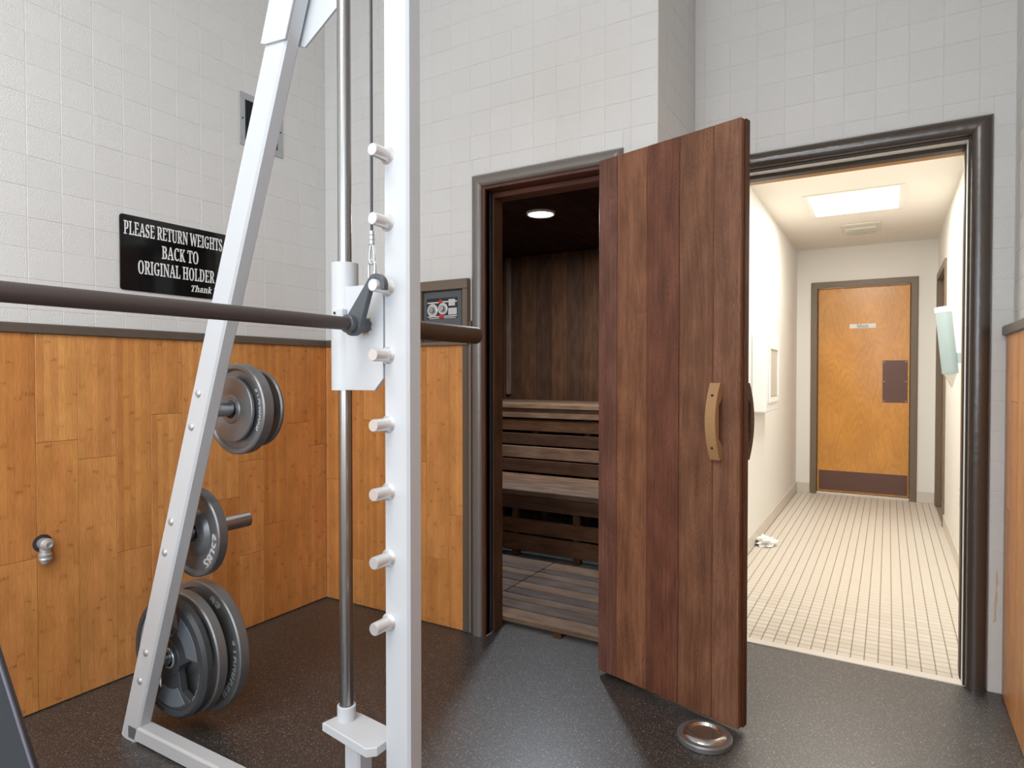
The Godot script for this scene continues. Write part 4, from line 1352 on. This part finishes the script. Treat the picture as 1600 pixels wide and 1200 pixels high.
	lathe(st, [Vector2(0.0, 0.0), Vector2(0.0165, 0.0), Vector2(0.0195, 0.003), Vector2(0.0195, 0.009), Vector2(0.0188, 0.010), Vector2(0.0195, 0.011), Vector2(0.0195, 0.022), Vector2(0.0165, 0.025), Vector2(0.0, 0.025)], 24, at(0.019, -0.056, 0))
	obj("band", st, M.zinc, p)
	st = tool()
	lathe(st, [Vector2(0.0, -0.012), Vector2(0.010, -0.012), Vector2(0.0155, -0.004), Vector2(0.0165, 0.001), Vector2(0.0, 0.001)], 24, at(0.019, -0.056, 0))
	obj("plug", st, M.zinc, p)
	st = tool()
	lathe(st, [Vector2(0.0, 0.0), Vector2(0.0205, 0.0), Vector2(0.0205, 0.008), Vector2(0.0165, 0.010), Vector2(0.0155, 0.017), Vector2(0.0125, 0.023), Vector2(0.0085, 0.024), Vector2(0.0075, 0.018), Vector2(0.0, 0.018)], 24, Transform3D(outx.basis, Vector3(0.026, 0, 0)))
	obj("nozzle", st, M.zinc, p)
	# sauna control box
	var c := thing("control_box", "dark sauna control box with two silver knobs in a taupe frame", "control box", Vector3(-1.872, 1.287, TBZ))
	var W := 0.270
	var H := 0.296
	for q in [[0.0, H - 0.045, W, H], [0.0, 0.0, W, 0.018]]:
		obj("frame", bx(Vector3(q[0], q[1], 0), Vector3(q[2], q[3], 0.030), 0.003), M.frame_hall, c)
	for q in [[0.0, 0.014], [W - 0.028, W]]:
		obj("frame", bx(Vector3(q[0], 0.018, 0), Vector3(q[1], H - 0.045, 0.030), 0.003), M.frame_hall, c)
	obj("case", bx(Vector3(0.014, 0.018, 0), Vector3(W - 0.028, H - 0.045, 0.010), 0.0), M.panel_black, c)
	var fp := obj("face_plate", bx(Vector3(0.017, 0.022, 0.010), Vector3(W - 0.040, H - 0.048, 0.014), 0.001), M.panel_dark, c)
	obj("dial_field", bx(Vector3(0.036, 0.123, 0.014), Vector3(W - 0.062, H - 0.078, 0.0152), 0.0), M.panel_black, fp)
	for q in [[0.040, 0.277, 0.104, 0.282], [0.122, 0.279, 0.206, 0.284], [0.040, 0.214, 0.206, 0.218], [0.050, 0.207, 0.200, 0.2095], [0.030, 0.150, 0.215, 0.1535], [0.045, 0.143, 0.205, 0.146]]:
		obj("print_line", bx(Vector3(q[0], q[1] - 0.082, 0.014), Vector3(q[2], q[3] - 0.082, 0.0157), 0.0), M.letters, fp)
	obj("print_block", bx(Vector3(0.160, 0.180, 0.0142), Vector3(0.195, 0.210, 0.0158), 0.0), M.knob, fp)
	obj("print_block", bx(Vector3(0.158, 0.140, 0.0142), Vector3(0.205, 0.170, 0.0158), 0.0), M.knob, fp)
	for q in [[0.070, 0.163, 0.030], [0.128, 0.168, 0.027]]:
		st = tool()
		lathe(st, [Vector2(0.0, 0.0), Vector2(q[2], 0.0), Vector2(q[2], 0.0025), Vector2(0.0, 0.0025)], 28, Transform3D(Basis(Vector3.RIGHT, Vector3(0, 0, 1), Vector3(0, -1, 0)), Vector3(q[0], q[1], 0.0148)))
		var sc := obj("dial_scale", st, M.knob, c)
		st = tool()
		lathe(st, [Vector2(0.015, 0.0), Vector2(0.014, 0.014), Vector2(0.012, 0.0165), Vector2(0.0, 0.0165)], 24, Transform3D(Basis(Vector3.RIGHT, Vector3(0, 0, 1), Vector3(0, -1, 0)), Vector3(q[0] + 0.003, q[1], 0.017)))
		obj("knob", st, M.chrome, sc)
	st = tool()
	rod(st, Vector3(0.116, 0.202, 0.015), Vector3(0.116, 0.202, 0.019), 0.010, 18, 0.001)
	tag(obj("indicator", st, M.red, c), "round red indicator")
	tag(obj("switch", bx(Vector3(0.108, 0.125, 0.015), Vector3(0.134, 0.143, 0.019), 0.001), M.red, c), "small red switch")
	# doorstop disc on the floor
	var d := thing("doorstop_disc", "round grey metal disc on the floor under the open wooden door", "doorstop", Vector3(-0.492, 0.0, -2.030))
	st = tool()
	lathe(st, [Vector2(0.0, 0.0), Vector2(0.082, 0.0), Vector2(0.085, 0.003), Vector2(0.085, 0.016), Vector2(0.081, 0.020), Vector2(0.066, 0.020)], 48)
	obj("rim", st, M.iron, d)
	st = tool()
	lathe(st, [Vector2(0.067, 0.019), Vector2(0.062, 0.026), Vector2(0.050, 0.030), Vector2(0.044, 0.022), Vector2(0.030, 0.020), Vector2(0.0, 0.019)], 48)
	obj("dome", st, M.chrome, d)
	# bench backrest at the lower left edge
	var bn := thing("weight_bench", "dark grey padded bench end at the lower left edge", "bench", Vector3(-1.62, 0.0, -0.48))
	st = tool()
	cbox(st, Vector3(0, 0.0, 0), Vector3(0.075, 0.52, 0.28), 0.018)
	var tilt := Basis(Vector3(0, 0, 1), 0.675)
	var pad := obj("back_pad", st, M.vinyl, bn, Transform3D(tilt, Vector3(-0.011, 0.487, 0)))
	st = tool()
	sweep(st, [Vector3(0.036, -0.242, 0.123), Vector3(0.036, 0.242, 0.123), Vector3(0.036, 0.242, -0.123), Vector3(0.036, -0.242, -0.123)], 0.005, 8, true)
	obj("piping", st, M.vinyl_edge, pad)
	st = tool()
	cbox(st, Vector3(0.40, 0.235, 0), Vector3(0.40, 0.07, 0.28), 0.018)
	obj("seat_pad", st, M.vinyl, bn)
	st = tool()
	cbox(st, Vector3(0.17, 0.175, 0), Vector3(0.82, 0.05, 0.05), 0.004)
	obj("frame_rail", st, M.white_steel, bn)
	for x in [-0.21, 0.55]:
		obj("leg", bx(Vector3(x - 0.025, 0.03, -0.025), Vector3(x + 0.025, 0.152, 0.025), 0.004), M.white_steel, bn)
		obj("foot_bar", bx(Vector3(x - 0.025, 0.0, -0.2), Vector3(x + 0.025, 0.03, 0.2), 0.004), M.white_steel, bn)
	obj("support_post", bx(Vector3(-0.20, 0.198, -0.02), Vector3(-0.16, 0.56, 0.02), 0.004), M.white_steel, bn)
	var sp := struct("trim_14", "thin pale metal strip on the sauna floor under the lower bench", "trim strip")
	obj("metal_strip", bx(Vector3(-2.03, -0.004, -3.63), Vector3(-1.50, 0.016, -3.60), 0.002, 0), M.zinc, sp)
